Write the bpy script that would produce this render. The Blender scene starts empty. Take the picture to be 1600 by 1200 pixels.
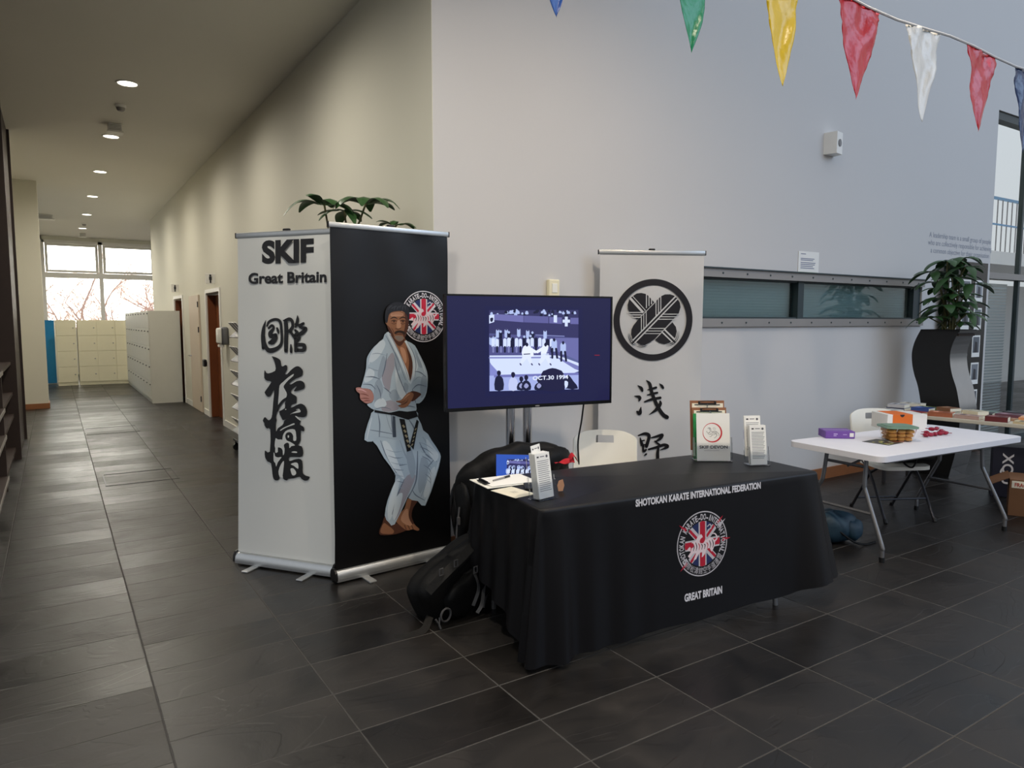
import bpy, bmesh, math, random
import numpy as np
from mathutils import Vector, Matrix
from mathutils.geometry import tessellate_polygon

# ------------------------------------------------------------------ camera, world, light, exposure
scene = bpy.context.scene
col = scene.collection
FOC, CAM_H = 1109.0, 1.65
PITCH = math.atan(98 / FOC)
YAW = math.radians(32.75)
cam_data = bpy.data.cameras.new('camera')
cam_data.sensor_fit = 'HORIZONTAL'
cam_data.sensor_width = 36.0
cam_data.lens = 36.0 * FOC / 1600.0
cam_data.clip_start = 0.05
cam_data.clip_end = 300
cam = bpy.data.objects.new('camera', cam_data)
cam.location = (0, 0, CAM_H)
cam.rotation_euler = (math.pi / 2 - PITCH, 0, -YAW)
col.objects.link(cam)
scene.camera = cam

vs = scene.view_settings
vs.view_transform = 'Standard'
vs.look = 'None'
vs.gamma = 1.0
vs.use_curve_mapping = False
vs.exposure = 0.14

world = bpy.data.worlds.new('overcast_sky')
scene.world = world
world.use_nodes = True
wn = world.node_tree.nodes
wl = world.node_tree.links
bg = wn['Background']
tc = wn.new('ShaderNodeTexCoord')
sep = wn.new('ShaderNodeSeparateXYZ')
wl.new(tc.outputs['Generated'], sep.inputs[0])
ramp = wn.new('ShaderNodeValToRGB')
ramp.color_ramp.elements[0].position = 0.0
ramp.color_ramp.elements[0].color = (0.10, 0.11, 0.12, 1)
ramp.color_ramp.elements[1].position = 0.75
ramp.color_ramp.elements[1].color = (0.80, 0.86, 0.95, 1)
e = ramp.color_ramp.elements.new(0.49)
e.color = (0.30, 0.32, 0.34, 1)
e = ramp.color_ramp.elements.new(0.53)
e.color = (0.78, 0.80, 0.83, 1)
mr = wn.new('ShaderNodeMapRange')
mr.inputs['From Min'].default_value = -1
mr.inputs['From Max'].default_value = 1
wl.new(sep.outputs['Z'], mr.inputs['Value'])
wl.new(mr.outputs[0], ramp.inputs[0])
# hazy bright patch of sky beyond the end windows of the corridor
dotn = wn.new('ShaderNodeVectorMath')
dotn.operation = 'DOT_PRODUCT'
nrmz = wn.new('ShaderNodeVectorMath')
nrmz.operation = 'NORMALIZE'
wl.new(tc.outputs['Generated'], nrmz.inputs[0])
wl.new(nrmz.outputs[0], dotn.inputs[0])
dotn.inputs[1].default_value = Vector((0.12, 1.0, 0.22)).normalized()
glow = wn.new('ShaderNodeMapRange')
glow.interpolation_type = 'SMOOTHSTEP'
glow.inputs['From Min'].default_value = 0.72
glow.inputs['From Max'].default_value = 1.0
glow.inputs['To Max'].default_value = 12.0
wl.new(dotn.outputs['Value'], glow.inputs['Value'])
addc = wn.new('ShaderNodeMix')
addc.data_type = 'RGBA'
addc.blend_type = 'ADD'
addc.clamp_factor = False
wl.new(glow.outputs[0], addc.inputs[0])
wl.new(ramp.outputs[0], addc.inputs[6])
addc.inputs[7].default_value = (1.0, 0.93, 0.82, 1)
wl.new(addc.outputs[2], bg.inputs['Color'])
bg.inputs['Strength'].default_value = 0.72


def area_light(name, loc, target, sx, sy, power, color):
    ld = bpy.data.lights.new(name, 'AREA')
    ld.shape = 'RECTANGLE'
    ld.size, ld.size_y = sx, sy
    ld.energy = power
    ld.color = color
    lo = bpy.data.objects.new(name, ld)
    lo.location = loc
    d = Vector(target) - Vector(loc)
    lo.rotation_euler = d.to_track_quat('-Z', 'Y').to_euler()
    col.objects.link(lo)
    return lo


# daylight through the tall glazing of the atrium on the right, behind the camera
area_light('atrium_daylight', (12.0, -7.0, 7.5), (6.5, 4.4, 2.2), 7, 5, 420, (0.50, 0.70, 1.0))

# ------------------------------------------------------------------ helpers
rnd = random.Random(7)


def s2l(c):
    c = c / 255.0
    return c / 12.92 if c <= 0.04045 else ((c + 0.055) / 1.055) ** 2.4


def rgb(r, g, b):
    return (s2l(r), s2l(g), s2l(b), 1.0)


def ray(x, y):
    u, v = (x - 800.0) / FOC, (y - 600.0) / FOC
    f = math.cos(PITCH) - v * math.sin(PITCH)
    up = -math.sin(PITCH) - v * math.cos(PITCH)
    return Vector((f * math.sin(YAW) + u * math.cos(YAW), f * math.cos(YAW) - u * math.sin(YAW), up))


def at(x, y, z=0.0):
    """where the sight line through a photo pixel meets the level z"""
    d = ray(x, y)
    t = (z - CAM_H) / d.z
    return Vector((d.x * t, d.y * t, z))


def on_plane(x, y, p, n):
    d = ray(x, y)
    c = Vector((0, 0, CAM_H))
    return c + d * ((Vector(p) - c).dot(n) / d.dot(n))


def at_y(x, y, Y):
    return on_plane(x, y, (0, Y, 0), Vector((0, 1, 0)))


MATS = {}


def mat(name, color, rough=0.6, metal=0.0, var=0.06, scale=6.0, bump=0.0, spec=0.5, trans=0.0, ior=1.45, emit=None, estr=0.0, coat=0.0, alpha=1.0, bscale=None):
    m = bpy.data.materials.new(name)
    m.use_nodes = True
    nt = m.node_tree
    b = nt.nodes['Principled BSDF']
    b.inputs['Roughness'].default_value = rough
    b.inputs['Metallic'].default_value = metal
    b.inputs['Specular IOR Level'].default_value = spec
    b.inputs['Transmission Weight'].default_value = trans
    b.inputs['IOR'].default_value = ior
    b.inputs['Coat Weight'].default_value = coat
    b.inputs['Alpha'].default_value = alpha
    t = nt.nodes.new('ShaderNodeTexCoord')
    n = nt.nodes.new('ShaderNodeTexNoise')
    n.inputs['Scale'].default_value = scale
    n.inputs['Detail'].default_value = 4
    nt.links.new(t.outputs['Object'], n.inputs['Vector'])
    mx = nt.nodes.new('ShaderNodeMix')
    mx.data_type = 'RGBA'
    c = color
    mx.inputs[6].default_value = tuple(max(0, v * (1 - var)) for v in c[:3]) + (1,)
    mx.inputs[7].default_value = tuple(min(1, v * (1 + var)) for v in c[:3]) + (1,)
    nt.links.new(n.outputs['Fac'], mx.inputs[0])
    nt.links.new(mx.outputs[2], b.inputs['Base Color'])
    if bump:
        n2 = nt.nodes.new('ShaderNodeTexNoise')
        n2.inputs['Scale'].default_value = bscale or scale * 8
        n2.inputs['Detail'].default_value = 5
        nt.links.new(t.outputs['Object'], n2.inputs['Vector'])
        bp = nt.nodes.new('ShaderNodeBump')
        bp.inputs['Strength'].default_value = bump
        bp.inputs['Distance'].default_value = 0.01
        nt.links.new(n2.outputs['Fac'], bp.inputs['Height'])
        nt.links.new(bp.outputs[0], b.inputs['Normal'])
    if emit:
        b.inputs['Emission Color'].default_value = emit
        b.inputs['Emission Strength'].default_value = estr
    MATS[name] = m
    return m


def attr_mat(name, rough=0.5, emit=False, strength=1.0, spec=0.3):
    """colours of a print or of a screen picture, one per patch"""
    m = bpy.data.materials.new(name)
    m.use_nodes = True
    nt = m.node_tree
    b = nt.nodes['Principled BSDF']
    a = nt.nodes.new('ShaderNodeAttribute')
    a.attribute_name = 'Col'
    b.inputs['Roughness'].default_value = rough
    b.inputs['Specular IOR Level'].default_value = spec
    if emit:
        b.inputs['Base Color'].default_value = (0.004, 0.004, 0.006, 1)
        nt.links.new(a.outputs['Color'], b.inputs['Emission Color'])
        b.inputs['Emission Strength'].default_value = strength
    else:
        nt.links.new(a.outputs['Color'], b.inputs['Base Color'])
    MATS[name] = m
    return m


class MB:
    def __init__(self):
        self.v, self.f, self.m = [], [], []
        self.mi = 0

    def add(self, vs_, fs):
        o = len(self.v)
        self.v += [tuple(p) for p in vs_]
        for f in fs:
            self.f.append(tuple(i + o for i in f))
            self.m.append(self.mi)
        return self

    def box(self, c, s, rz=0.0, bev=0.0, rx=0.0, ry=0.0, seg=2):
        M = Matrix.Translation(c) @ Matrix.Rotation(rz, 4, 'Z') @ Matrix.Rotation(ry, 4, 'Y') @ Matrix.Rotation(rx, 4, 'X')
        if bev <= 0:
            x, y, z = s[0] / 2, s[1] / 2, s[2] / 2
            p = [(-x, -y, -z), (x, -y, -z), (x, y, -z), (-x, y, -z), (-x, -y, z), (x, -y, z), (x, y, z), (-x, y, z)]
            return self.add([M @ Vector(q) for q in p], [(0, 3, 2, 1), (4, 5, 6, 7), (0, 1, 5, 4), (1, 2, 6, 5), (2, 3, 7, 6), (3, 0, 4, 7)])
        bm = bmesh.new()
        bmesh.ops.create_cube(bm, size=1.0)
        bmesh.ops.scale(bm, vec=s, verts=bm.verts)
        bmesh.ops.bevel(bm, geom=bm.edges[:], offset=min(bev, min(s) * 0.49), segments=seg, affect='EDGES', profile=0.5)
        bm.verts.index_update()
        self.add([M @ v.co for v in bm.verts], [[v.index for v in f.verts] for f in bm.faces])
        bm.free()
        return self

    def span(self, a, b, bev=0.0):
        return self.box([(a[i] + b[i]) / 2 for i in range(3)], [abs(b[i] - a[i]) for i in range(3)], bev=bev)

    def tube(self, pts, r, seg=10, caps=True, closed=False):
        pts = [Vector(p) for p in pts]
        n = len(pts)
        rs = r if isinstance(r, (list, tuple)) else [r] * n
        rings = []
        prev = None
        for i, p in enumerate(pts):
            if closed:
                t = pts[(i + 1) % n] - pts[i - 1]
            else:
                t = (pts[min(i + 1, n - 1)] - pts[max(i - 1, 0)])
            t = t.normalized() if t.length > 1e-9 else Vector((0, 0, 1))
            if prev is None:
                a = Vector((0, 0, 1)) if abs(t.z) < 0.9 else Vector((1, 0, 0))
                u = t.cross(a).normalized()
            else:
                u = (prev - t * prev.dot(t))
                u = u.normalized() if u.length > 1e-6 else t.orthogonal().normalized()
            prev = u
            w = t.cross(u)
            rings.append([p + (u * math.cos(2 * math.pi * k / seg) + w * math.sin(2 * math.pi * k / seg)) * rs[i] for k in range(seg)])
        vs_ = [q for ring in rings for q in ring]
        fs = []
        for i in range(n if closed else n - 1):
            j = (i + 1) % n
            for k in range(seg):
                fs.append((i * seg + k, i * seg + (k + 1) % seg, j * seg + (k + 1) % seg, j * seg + k))
        if caps and not closed:
            fs.append(tuple(reversed(range(seg))))
            fs.append(tuple((n - 1) * seg + k for k in range(seg)))
        return self.add(vs_, fs)

    def cyl(self, p0, p1, r, seg=16):
        return self.tube([p0, p1], r, seg)

    def lathe(self, prof, c=(0, 0, 0), seg=24):
        vs_, fs = [], []
        n = len(prof)
        for (r, z) in prof:
            for k in range(seg):
                a = 2 * math.pi * k / seg
                vs_.append((c[0] + r * math.cos(a), c[1] + r * math.sin(a), c[2] + z))
        for i in range(n - 1):
            for k in range(seg):
                fs.append((i * seg + k, i * seg + (k + 1) % seg, (i + 1) * seg + (k + 1) % seg, (i + 1) * seg + k))
        return self.add(vs_, fs)

    def prism(self, poly, fn, d):
        """outline poly (2D) -> fn(u, v, depth) with depth 0 and d"""
        n = len(poly)
        a = [fn(u, v, 0.0) for u, v in poly]
        b = [fn(u, v, d) for u, v in poly]
        tri = tessellate_polygon([[Vector((u, v, 0)) for u, v in poly]])
        fs = [tuple(t) for t in tri] + [tuple(reversed([i + n for i in t])) for t in tri]
        for i in range(n):
            j = (i + 1) % n
            fs.append((i, j, j + n, i + n))
        return self.add(a + b, fs)

    def grid(self, fn, nu, nv, thick=0.0):
        vs_ = [Vector(fn(i / nu, j / nv)) for j in range(nv + 1) for i in range(nu + 1)]
        w = nu + 1
        fs = [(j * w + i, j * w + i + 1, (j + 1) * w + i + 1, (j + 1) * w + i) for j in range(nv) for i in range(nu)]
        if thick:
            nrm = [Vector((0, 0, 0)) for _ in vs_]
            for f in fs:
                nn = (vs_[f[1]] - vs_[f[0]]).cross(vs_[f[3]] - vs_[f[0]])
                for k in f:
                    nrm[k] += nn
            o = len(vs_)
            back = [v - (nrm[i].normalized() * thick if nrm[i].length > 0 else Vector()) for i, v in enumerate(vs_)]
            f2 = [tuple(reversed([k + o for k in f])) for f in fs]
            edge = [i for i in range(w)] + [j * w + nu for j in range(1, nv + 1)] + [nv * w + i for i in range(nu - 1, -1, -1)] + [j * w for j in range(nv - 1, 0, -1)]
            sd = [(edge[i], edge[i - 1], edge[i - 1] + o, edge[i] + o) for i in range(len(edge))]
            return self.add(vs_ + back, fs + f2 + sd)
        return self.add(vs_, fs)

    def blob(self, c, s, rz=0.0, amp=0.1, seed=0, nu=20, nv=12, p=2.0, squash=None, ry=0.0):
        """rounded lump (superellipsoid with soft dents)"""
        r_ = random.Random(seed)
        ph = [r_.uniform(0, 6.28) for _ in range(8)]
        M = Matrix.Translation(c) @ Matrix.Rotation(rz, 4, 'Z') @ Matrix.Rotation(ry, 4, 'Y')

        def fn(u, v):
            th, fi = u * 2 * math.pi, (v - 0.5) * math.pi
            x, y, z = math.cos(th) * math.cos(fi), math.sin(th) * math.cos(fi), math.sin(fi)
            k = (abs(x) ** p + abs(y) ** p + abs(z) ** p) ** (-1 / p)
            d = 1 + amp * (math.sin(3 * th + ph[0]) * math.cos(2 * fi + ph[1]) + 0.6 * math.sin(5 * th + ph[2] + 4 * fi) * math.cos(fi) + 0.4 * math.sin(9 * th + ph[3]) * math.cos(3 * fi + ph[4]) * math.cos(fi))
            q = Vector((x * k * d * s[0], y * k * d * s[1], z * k * d * s[2]))
            if squash is not None and q.z < -squash * s[2]:
                q.z = -squash * s[2]
            return M @ q
        return self.grid(fn, nu, nv)

    def build(self, name, mats, parent=None, smooth=False, angle=0.7, fix=True):
        me = bpy.data.meshes.new(name)
        me.from_pydata(self.v, [], self.f)
        mats = mats if isinstance(mats, (list, tuple)) else [mats]
        for m in mats:
            me.materials.append(m)
        if len(mats) > 1:
            me.polygons.foreach_set('material_index', self.m)
        if fix:
            bm = bmesh.new()
            bm.from_mesh(me)
            bmesh.ops.remove_doubles(bm, verts=bm.verts, dist=1e-5)
            bmesh.ops.recalc_face_normals(bm, faces=bm.faces)
            bm.to_mesh(me)
            bm.free()
        if smooth:
            me.polygons.foreach_set('use_smooth', [True] * len(me.polygons))
            me.set_sharp_from_angle(angle=angle)
        me.update()
        o = bpy.data.objects.new(name, me)
        col.objects.link(o)
        if parent:
            o.parent = parent
        return o


def tag(o, label=None, cat=None, group=None, kind=None):
    if label:
        o['label'] = label
    if cat:
        o['category'] = cat
    if group:
        o['group'] = group
    if kind:
        o['kind'] = kind
    return o


def empty(name, loc=(0, 0, 0), rz=0.0):
    o = bpy.data.objects.new(name, None)
    o.empty_display_size = 0.1
    o.location = loc
    o.rotation_euler = (0, 0, rz)
    col.objects.link(o)
    return o


def wmat(o):
    return Matrix.Translation(o.location) @ o.rotation_euler.to_matrix().to_4x4()


def copy_tree(o, parent=None):
    c = o.copy()
    col.objects.link(c)
    if parent:
        c.parent = parent
    for ch in list(o.children):
        copy_tree(ch, c)
    return c


def struct(mb, name, mats, label=None, cat=None, parent=None, smooth=False):
    o = mb.build(name, mats, parent, smooth)
    if not parent:
        tag(o, label, cat, None, 'structure')
    return o


_tg = {}


def text_geo(s, bold=0.0):
    """outline of a line of lettering: 2D points and faces"""
    k = (s, bold)
    if k in _tg:
        return _tg[k]
    cu = bpy.data.curves.new('lettering', 'FONT')
    cu.body = s
    cu.offset = bold
    cu.resolution_u = 4
    o = bpy.data.objects.new('lettering', cu)
    col.objects.link(o)
    dg = bpy.context.evaluated_depsgraph_get()
    me = bpy.data.meshes.new_from_object(o.evaluated_get(dg))
    vs_ = [(v.co.x, v.co.y) for v in me.vertices]
    fs = [tuple(p.vertices) for p in me.polygons]
    bpy.data.objects.remove(o)
    bpy.data.curves.remove(cu)
    bpy.data.meshes.remove(me)
    _tg[k] = (vs_, fs)
    return _tg[k]


def smooth_pts(pts, n=6, closed=False):
    """Catmull-Rom through the points (any dimension)"""
    P = [np.array(p, float) for p in pts]
    N = len(P)
    out = []
    rng = range(N) if closed else range(N - 1)
    for i in rng:
        p0 = P[i - 1] if (closed or i > 0) else 2 * P[0] - P[1]
        p1, p2 = P[i], P[(i + 1) % N]
        p3 = P[(i + 2) % N] if (closed or i + 2 < N) else 2 * P[-1] - P[-2]
        for k in range(n):
            t = k / n
            out.append(0.5 * ((2 * p1) + (-p0 + p2) * t + (2 * p0 - 5 * p1 + 4 * p2 - p3) * t * t + (-p0 + 3 * p1 - 3 * p2 + p3) * t ** 3))
    if not closed:
        out.append(P[-1])
    return out


class Print:
    """flat printed (or shown) picture built of coloured patches on a plane; to2 turns pixels into (u, v) on it"""

    def __init__(self, to2=None, eps=3e-5, base=4e-4):
        self.to2 = to2
        self.v, self.f, self.c = [], [], []
        self.lv = 0
        self.eps, self.base = eps, base

    def faces(self, uv, fs, color):
        o = len(self.v)
        h = self.base + self.lv * self.eps
        self.v += [(u, v, h) for u, v in uv]
        for f in fs:
            self.f.append(tuple(i + o for i in f))
            self.c.append(color)

    def uvpoly(self, uv, color, up=True):
        if up:
            self.lv += 1
        tri = tessellate_polygon([[Vector((u, v, 0)) for u, v in uv]])
        self.faces(uv, [tuple(t) for t in tri], color)

    def poly(self, pts, color, smooth=0, up=True):
        if smooth:
            pts = [tuple(p) for p in smooth_pts(pts, smooth, True)]
        self.uvpoly([self.to2(*p) for p in pts], color, up)

    def stroke(self, pts, w, color, n=6, up=True, cap=True):
        """brush stroke; w one width or one per point"""
        ws = list(w) if isinstance(w, (list, tuple)) else [w] * len(pts)
        P = smooth_pts([(p[0], p[1], q) for p, q in zip(pts, ws)], n) if len(pts) > 2 else [np.array((p[0], p[1], q), float) for p, q in zip(pts, ws)]
        L, R = [], []
        for i, p in enumerate(P):
            a, b = P[max(i - 1, 0)], P[min(i + 1, len(P) - 1)]
            t = (b - a)[:2]
            t = t / (np.linalg.norm(t) + 1e-9)
            nn = np.array((-t[1], t[0])) * max(p[2], 1e-5) / 2
            L.append(p[:2] + nn)
            R.append(p[:2] - nn)
        if up:
            self.lv += 1
        pts2 = [self.to2(*p) for p in L + R]
        m = len(L)
        self.faces(pts2, [(i, i + 1, m + i + 1, m + i) for i in range(m - 1)], color)
        if cap:
            for q in (P[0], P[-1]):
                r = q[2] / 2
                if r > 0.3:
                    c = [self.to2(q[0] + r * math.cos(a * math.pi / 6), q[1] + r * math.sin(a * math.pi / 6)) for a in range(12)]
                    self.faces(c, [tuple(range(12))], color)

    def disc(self, c, r, color, r0=0.0, seg=64, a0=0.0, a1=2 * math.pi):
        self.lv += 1
        if r0 <= 0:
            uv = [(c[0] + r * math.cos(2 * math.pi * k / seg), c[1] + r * math.sin(2 * math.pi * k / seg)) for k in range(seg)]
            self.faces(uv, [tuple(range(seg))], color)
        else:
            uv = []
            for k in range(seg + 1):
                a = a0 + (a1 - a0) * k / seg
                uv += [(c[0] + r0 * math.cos(a), c[1] + r0 * math.sin(a)), (c[0] + r * math.cos(a), c[1] + r * math.sin(a))]
            self.faces(uv, [(2 * k, 2 * k + 1, 2 * k + 3, 2 * k + 2) for k in range(seg)], color)

    def text(self, s, box, color, bold=0.0):
        """lettering stretched into box (u0, v0, u1, v1)"""
        self.lv += 1
        vs_, fs = text_geo(s, bold)
        xs = [p[0] for p in vs_]
        ys = [p[1] for p in vs_]
        x0, x1, y0, y1 = min(xs), max(xs), min(ys), max(ys)
        u0, v0, u1, v1 = box
        self.faces([(u0 + (x - x0) / (x1 - x0) * (u1 - u0), v0 + (y - y0) / (y1 - y0) * (v1 - v0)) for x, y in vs_], fs, color)

    def arc_text(self, s, c, r, h, a_mid, step, color, inward=False, bold=0.02, wmax=0.8):
        """letters set round a circle of radius r; a_mid angle of the middle, step angle between letters"""
        self.lv += 1
        n = len(s)
        for i, ch in enumerate(s):
            if ch == ' ':
                continue
            k = i - (n - 1) / 2
            a = a_mid + (k * step if inward else -k * step)
            vs_, fs = text_geo(ch, bold)
            xs = [p[0] for p in vs_]
            ys = [p[1] for p in vs_]
            cx = (min(xs) + max(xs)) / 2
            sc = h / max(0.68, max(ys) - min(ys))
            sx = sc * min(1.0, wmax * abs(step) * r / max(1e-6, (max(xs) - min(xs)) * sc))
            cyy = 0.36 if max(ys) - min(ys) < 0.9 else (min(ys) + max(ys)) / 2
            uv = []
            for x, y in vs_:
                lx, ly = (x - cx) * sx, (y - cyy) * sc
                if inward:
                    ex, ey = (-math.sin(a), math.cos(a)), (-math.cos(a), -math.sin(a))
                else:
                    ex, ey = (math.sin(a), -math.cos(a)), (math.cos(a), math.sin(a))
                uv.append((c[0] + r * math.cos(a) + ex[0] * lx + ey[0] * ly, c[1] + r * math.sin(a) + ex[1] * lx + ey[1] * ly))
            self.faces(uv, fs, color)

    def build(self, name, material, parent, place):
        """place(u, v, h) -> point in the parent's own space"""
        me = bpy.data.meshes.new(name)
        me.from_pydata([tuple(place(*p)) for p in self.v], [], self.f)
        me.materials.append(material)
        ca = me.color_attributes.new('Col', 'FLOAT_COLOR', 'CORNER')
        arr = []
        for f, c in zip(self.f, self.c):
            arr += list(c) * len(f)
        ca.data.foreach_set('color', arr)
        me.update()
        o = bpy.data.objects.new(name, me)
        col.objects.link(o)
        if parent:
            o.parent = parent
        return o


# ------------------------------------------------------------------ materials
M_wall = mat('white_plaster', rgb(206, 204, 202), 0.85, var=0.015, scale=1.5, bump=0.02, bscale=60)
M_ceil = mat('cream_ceiling_paint', rgb(232, 228, 218), 0.85, var=0.02, scale=1.0)
M_cwall = mat('cream_corridor_paint', rgb(222, 219, 204), 0.8, var=0.015, scale=1.5)
M_wood = mat('oak_skirting', rgb(150, 98, 62), 0.45, var=0.15, scale=14)
M_door = mat('reddish_door_wood', rgb(120, 66, 34), 0.4, var=0.15, scale=9)
M_doorpale = mat('pale_door_paint', rgb(208, 192, 172), 0.5, var=0.04)
M_white = mat('white_gloss_paint', rgb(236, 234, 228), 0.4, var=0.02)
M_dark = mat('dark_stained_timber', rgb(52, 40, 36), 0.5, var=0.25, scale=10)
M_black = mat('black_plastic', rgb(16, 16, 17), 0.42, var=0.1)
M_blackm = mat('black_satin', rgb(9, 9, 10), 0.25, var=0.1)
M_alu = mat('brushed_aluminium', rgb(196, 198, 198), 0.38, metal=0.85, var=0.05, scale=30)
M_frame = mat('grey_window_frame', rgb(150, 146, 142), 0.45, metal=0.25, var=0.05)
M_chrome = mat('polished_chrome', rgb(205, 205, 208), 0.12, metal=1.0, var=0.03)
M_dframe = mat('dark_green_grey_frame', rgb(44, 58, 62), 0.4, var=0.08)
M_locker = mat('grey_locker_laminate', rgb(206, 205, 196), 0.5, var=0.03)
M_cream = mat('cream_locker_laminate', rgb(236, 228, 196), 0.5, var=0.03)
M_blue = mat('blue_panel', rgb(20, 122, 178), 0.5, var=0.06)
M_plastic = mat('white_moulded_plastic', rgb(240, 238, 228), 0.45, var=0.03, bump=0.03, bscale=200)
M_tplastic = mat('white_table_plastic', rgb(226, 226, 232), 0.5, var=0.03, bump=0.04, bscale=300)
M_legs = mat('grey_steel_tube', rgb(120, 120, 122), 0.4, metal=0.6, var=0.06)
M_dlegs = mat('dark_grey_steel_tube', rgb(58, 58, 62), 0.4, metal=0.5, var=0.08)
M_wfab = mat('white_banner_vinyl', rgb(230, 231, 227), 0.5, var=0.015, scale=3)
M_wfab_shade = mat('shaded_banner_vinyl', rgb(204, 204, 204), 0.5, var=0.015, scale=3)  # white vinyl with the crest banner's weaker light put into its colour
M_bfab = mat('black_banner_vinyl', rgb(12, 11, 12), 0.4, var=0.1, scale=3, spec=0.4)
M_cloth = mat('black_table_cloth', rgb(15, 14, 16), 0.42, var=0.12, scale=5, bump=0.05, bscale=400, spec=0.27)
M_nylon = mat('black_nylon', rgb(9, 9, 10), 0.6, spec=0.25, var=0.3, scale=12, bump=0.25, bscale=40)
M_strap = mat('grey_webbing', rgb(70, 70, 72), 0.6, var=0.1)
M_acryl = mat('clear_acrylic', (0.96, 0.97, 0.98, 1), 0.02, trans=1.0, ior=1.18, var=0.0)
M_glass = mat('greenish_glass', (0.72, 0.88, 0.88, 1), 0.02, trans=1.0, ior=1.4, var=0.02)
M_cglass = mat('clear_glass', (0.93, 0.98, 0.98, 1), 0.01, trans=1.0, ior=1.25, var=0.0)
M_paper = mat('white_paper', rgb(236, 235, 230), 0.7, var=0.02)
M_cpaper = mat('cream_paper', rgb(232, 226, 206), 0.7, var=0.03)
M_hard = mat('brown_hardboard', rgb(140, 92, 62), 0.5, var=0.12, scale=20)
M_ink = mat('black_ink', rgb(18, 18, 20), 0.5, var=0.05)
M_greyink = mat('grey_ink', rgb(120, 122, 130), 0.6, var=0.05)
M_wallink = mat('pale_grey_wall_lettering', rgb(150, 155, 168), 0.6, var=0.05)
M_leaf = mat('glossy_green_leaf', rgb(48, 80, 42), 0.38, var=0.35, scale=9)
M_stem = mat('green_brown_stem', rgb(86, 84, 48), 0.6, var=0.2)
M_soil = mat('dark_soil', rgb(40, 30, 22), 0.9, var=0.3, scale=30, bump=0.5)
M_blind = mat('blind_slat', rgb(176, 182, 182), 0.5, var=0.04)
M_purple = mat('purple_card', rgb(112, 74, 158), 0.5, var=0.12)
M_orange = mat('orange_card', rgb(226, 112, 34), 0.5, var=0.05)
M_card = mat('brown_cardboard', rgb(116, 80, 52), 0.75, var=0.1, scale=12)
M_red = mat('red_print', rgb(196, 40, 44), 0.5, var=0.06)
M_redcloth = mat('red_cloth', rgb(186, 24, 40), 0.7, var=0.1)
M_gold = mat('gold_print', rgb(180, 150, 84), 0.5)
M_biscuit = mat('golden_biscuit', rgb(222, 160, 82), 0.7, var=0.2, scale=30, bump=0.2)
M_lid = mat('pale_green_lid', rgb(118, 148, 130), 0.35, var=0.05)
M_navy = mat('navy_card', rgb(26, 28, 46), 0.5, var=0.1)
M_bluebag = mat('teal_blue_nylon', rgb(18, 46, 62), 0.6, var=0.25, scale=10, bump=0.2, bscale=30)
M_ppl = attr_mat('banner_print', 0.45)
M_screen = attr_mat('screen_picture', 0.18, True, 1.0)
M_lap = attr_mat('laptop_picture', 0.25, True, 1.0)
M_lamp = mat('lit_lamp_lens', rgb(255, 250, 235), 0.4, emit=(1.0, 0.93, 0.78, 1), estr=7.0)
M_cord = mat('white_cord', rgb(205, 205, 205), 0.6)
M_bark = mat('pale_winter_bark', rgb(236, 206, 196), 0.9, var=0.2)
M_tub = mat('clear_tub_plastic', (0.97, 0.97, 0.97, 1), 0.08, trans=1.0, ior=1.15, var=0.0)

# slate floor: rectangular slabs 0.66 x 0.33 with grout, cleft surface
M_floor = bpy.data.materials.new('dark_slate_slabs')
M_floor.use_nodes = True
nt = M_floor.node_tree
B = nt.nodes['Principled BSDF']


def nd(t, **kw):
    n_ = nt.nodes.new(t)
    for k_, v_ in kw.items():
        setattr(n_, k_, v_)
    return n_


def mth(op, a, b=None, clamp=False):
    n_ = nd('ShaderNodeMath', operation=op)
    n_.use_clamp = clamp
    for i_, q in enumerate((a, b)):
        if q is None:
            continue
        if isinstance(q, (int, float)):
            n_.inputs[i_].default_value = q
        else:
            nt.links.new(q, n_.inputs[i_])
    return n_.outputs[0]


tcf = nd('ShaderNodeTexCoord')
sp = nd('ShaderNodeSeparateXYZ')
nt.links.new(tcf.outputs['Object'], sp.inputs[0])
X, Y = sp.outputs[0], sp.outputs[1]
ux = mth('DIVIDE', mth('SUBTRACT', X, 0.303), 0.66)
cxi = mth('FLOOR', ux)
left = mth('LESS_THAN', cxi, -0.5)
vy = mth('ADD', mth('DIVIDE', mth('SUBTRACT', Y, 2.634), 0.33), mth('MULTIPLY', left, 0.45))
cyi = mth('FLOOR', vy)
fx = mth('SUBTRACT', ux, cxi)
fy = mth('SUBTRACT', vy, cyi)
dx = mth('MULTIPLY', mth('MINIMUM', fx, mth('SUBTRACT', 1.0, fx)), 0.66)
dy = mth('MULTIPLY', mth('MINIMUM', fy, mth('SUBTRACT', 1.0, fy)), 0.33)
dmin = mth('MINIMUM', dx, dy)
nz = nd('ShaderNodeTexNoise')
nz.inputs['Scale'].default_value = 14
nz.inputs['Detail'].default_value = 5
nt.links.new(tcf.outputs['Object'], nz.inputs['Vector'])
dj = mth('ADD', dmin, mth('MULTIPLY', mth('SUBTRACT', nz.outputs['Fac'], 0.5), 0.004))
g = nd('ShaderNodeMapRange')
g.inputs['From Min'].default_value = 0.0022
g.inputs['From Max'].default_value = 0.0045
g.clamp = True
nt.links.new(dj, g.inputs['Value'])
stone = g.outputs[0]
cb = nd('ShaderNodeCombineXYZ')
nt.links.new(cxi, cb.inputs[0])
nt.links.new(cyi, cb.inputs[1])
wn_ = nd('ShaderNodeTexWhiteNoise', noise_dimensions='3D')
nt.links.new(cb.outputs[0], wn_.inputs['Vector'])
rv = wn_.outputs['Value']
off = nd('ShaderNodeVectorMath', operation='MULTIPLY_ADD')
nt.links.new(wn_.outputs['Color'], off.inputs[0])
off.inputs[1].default_value = (9, 9, 9)
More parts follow.
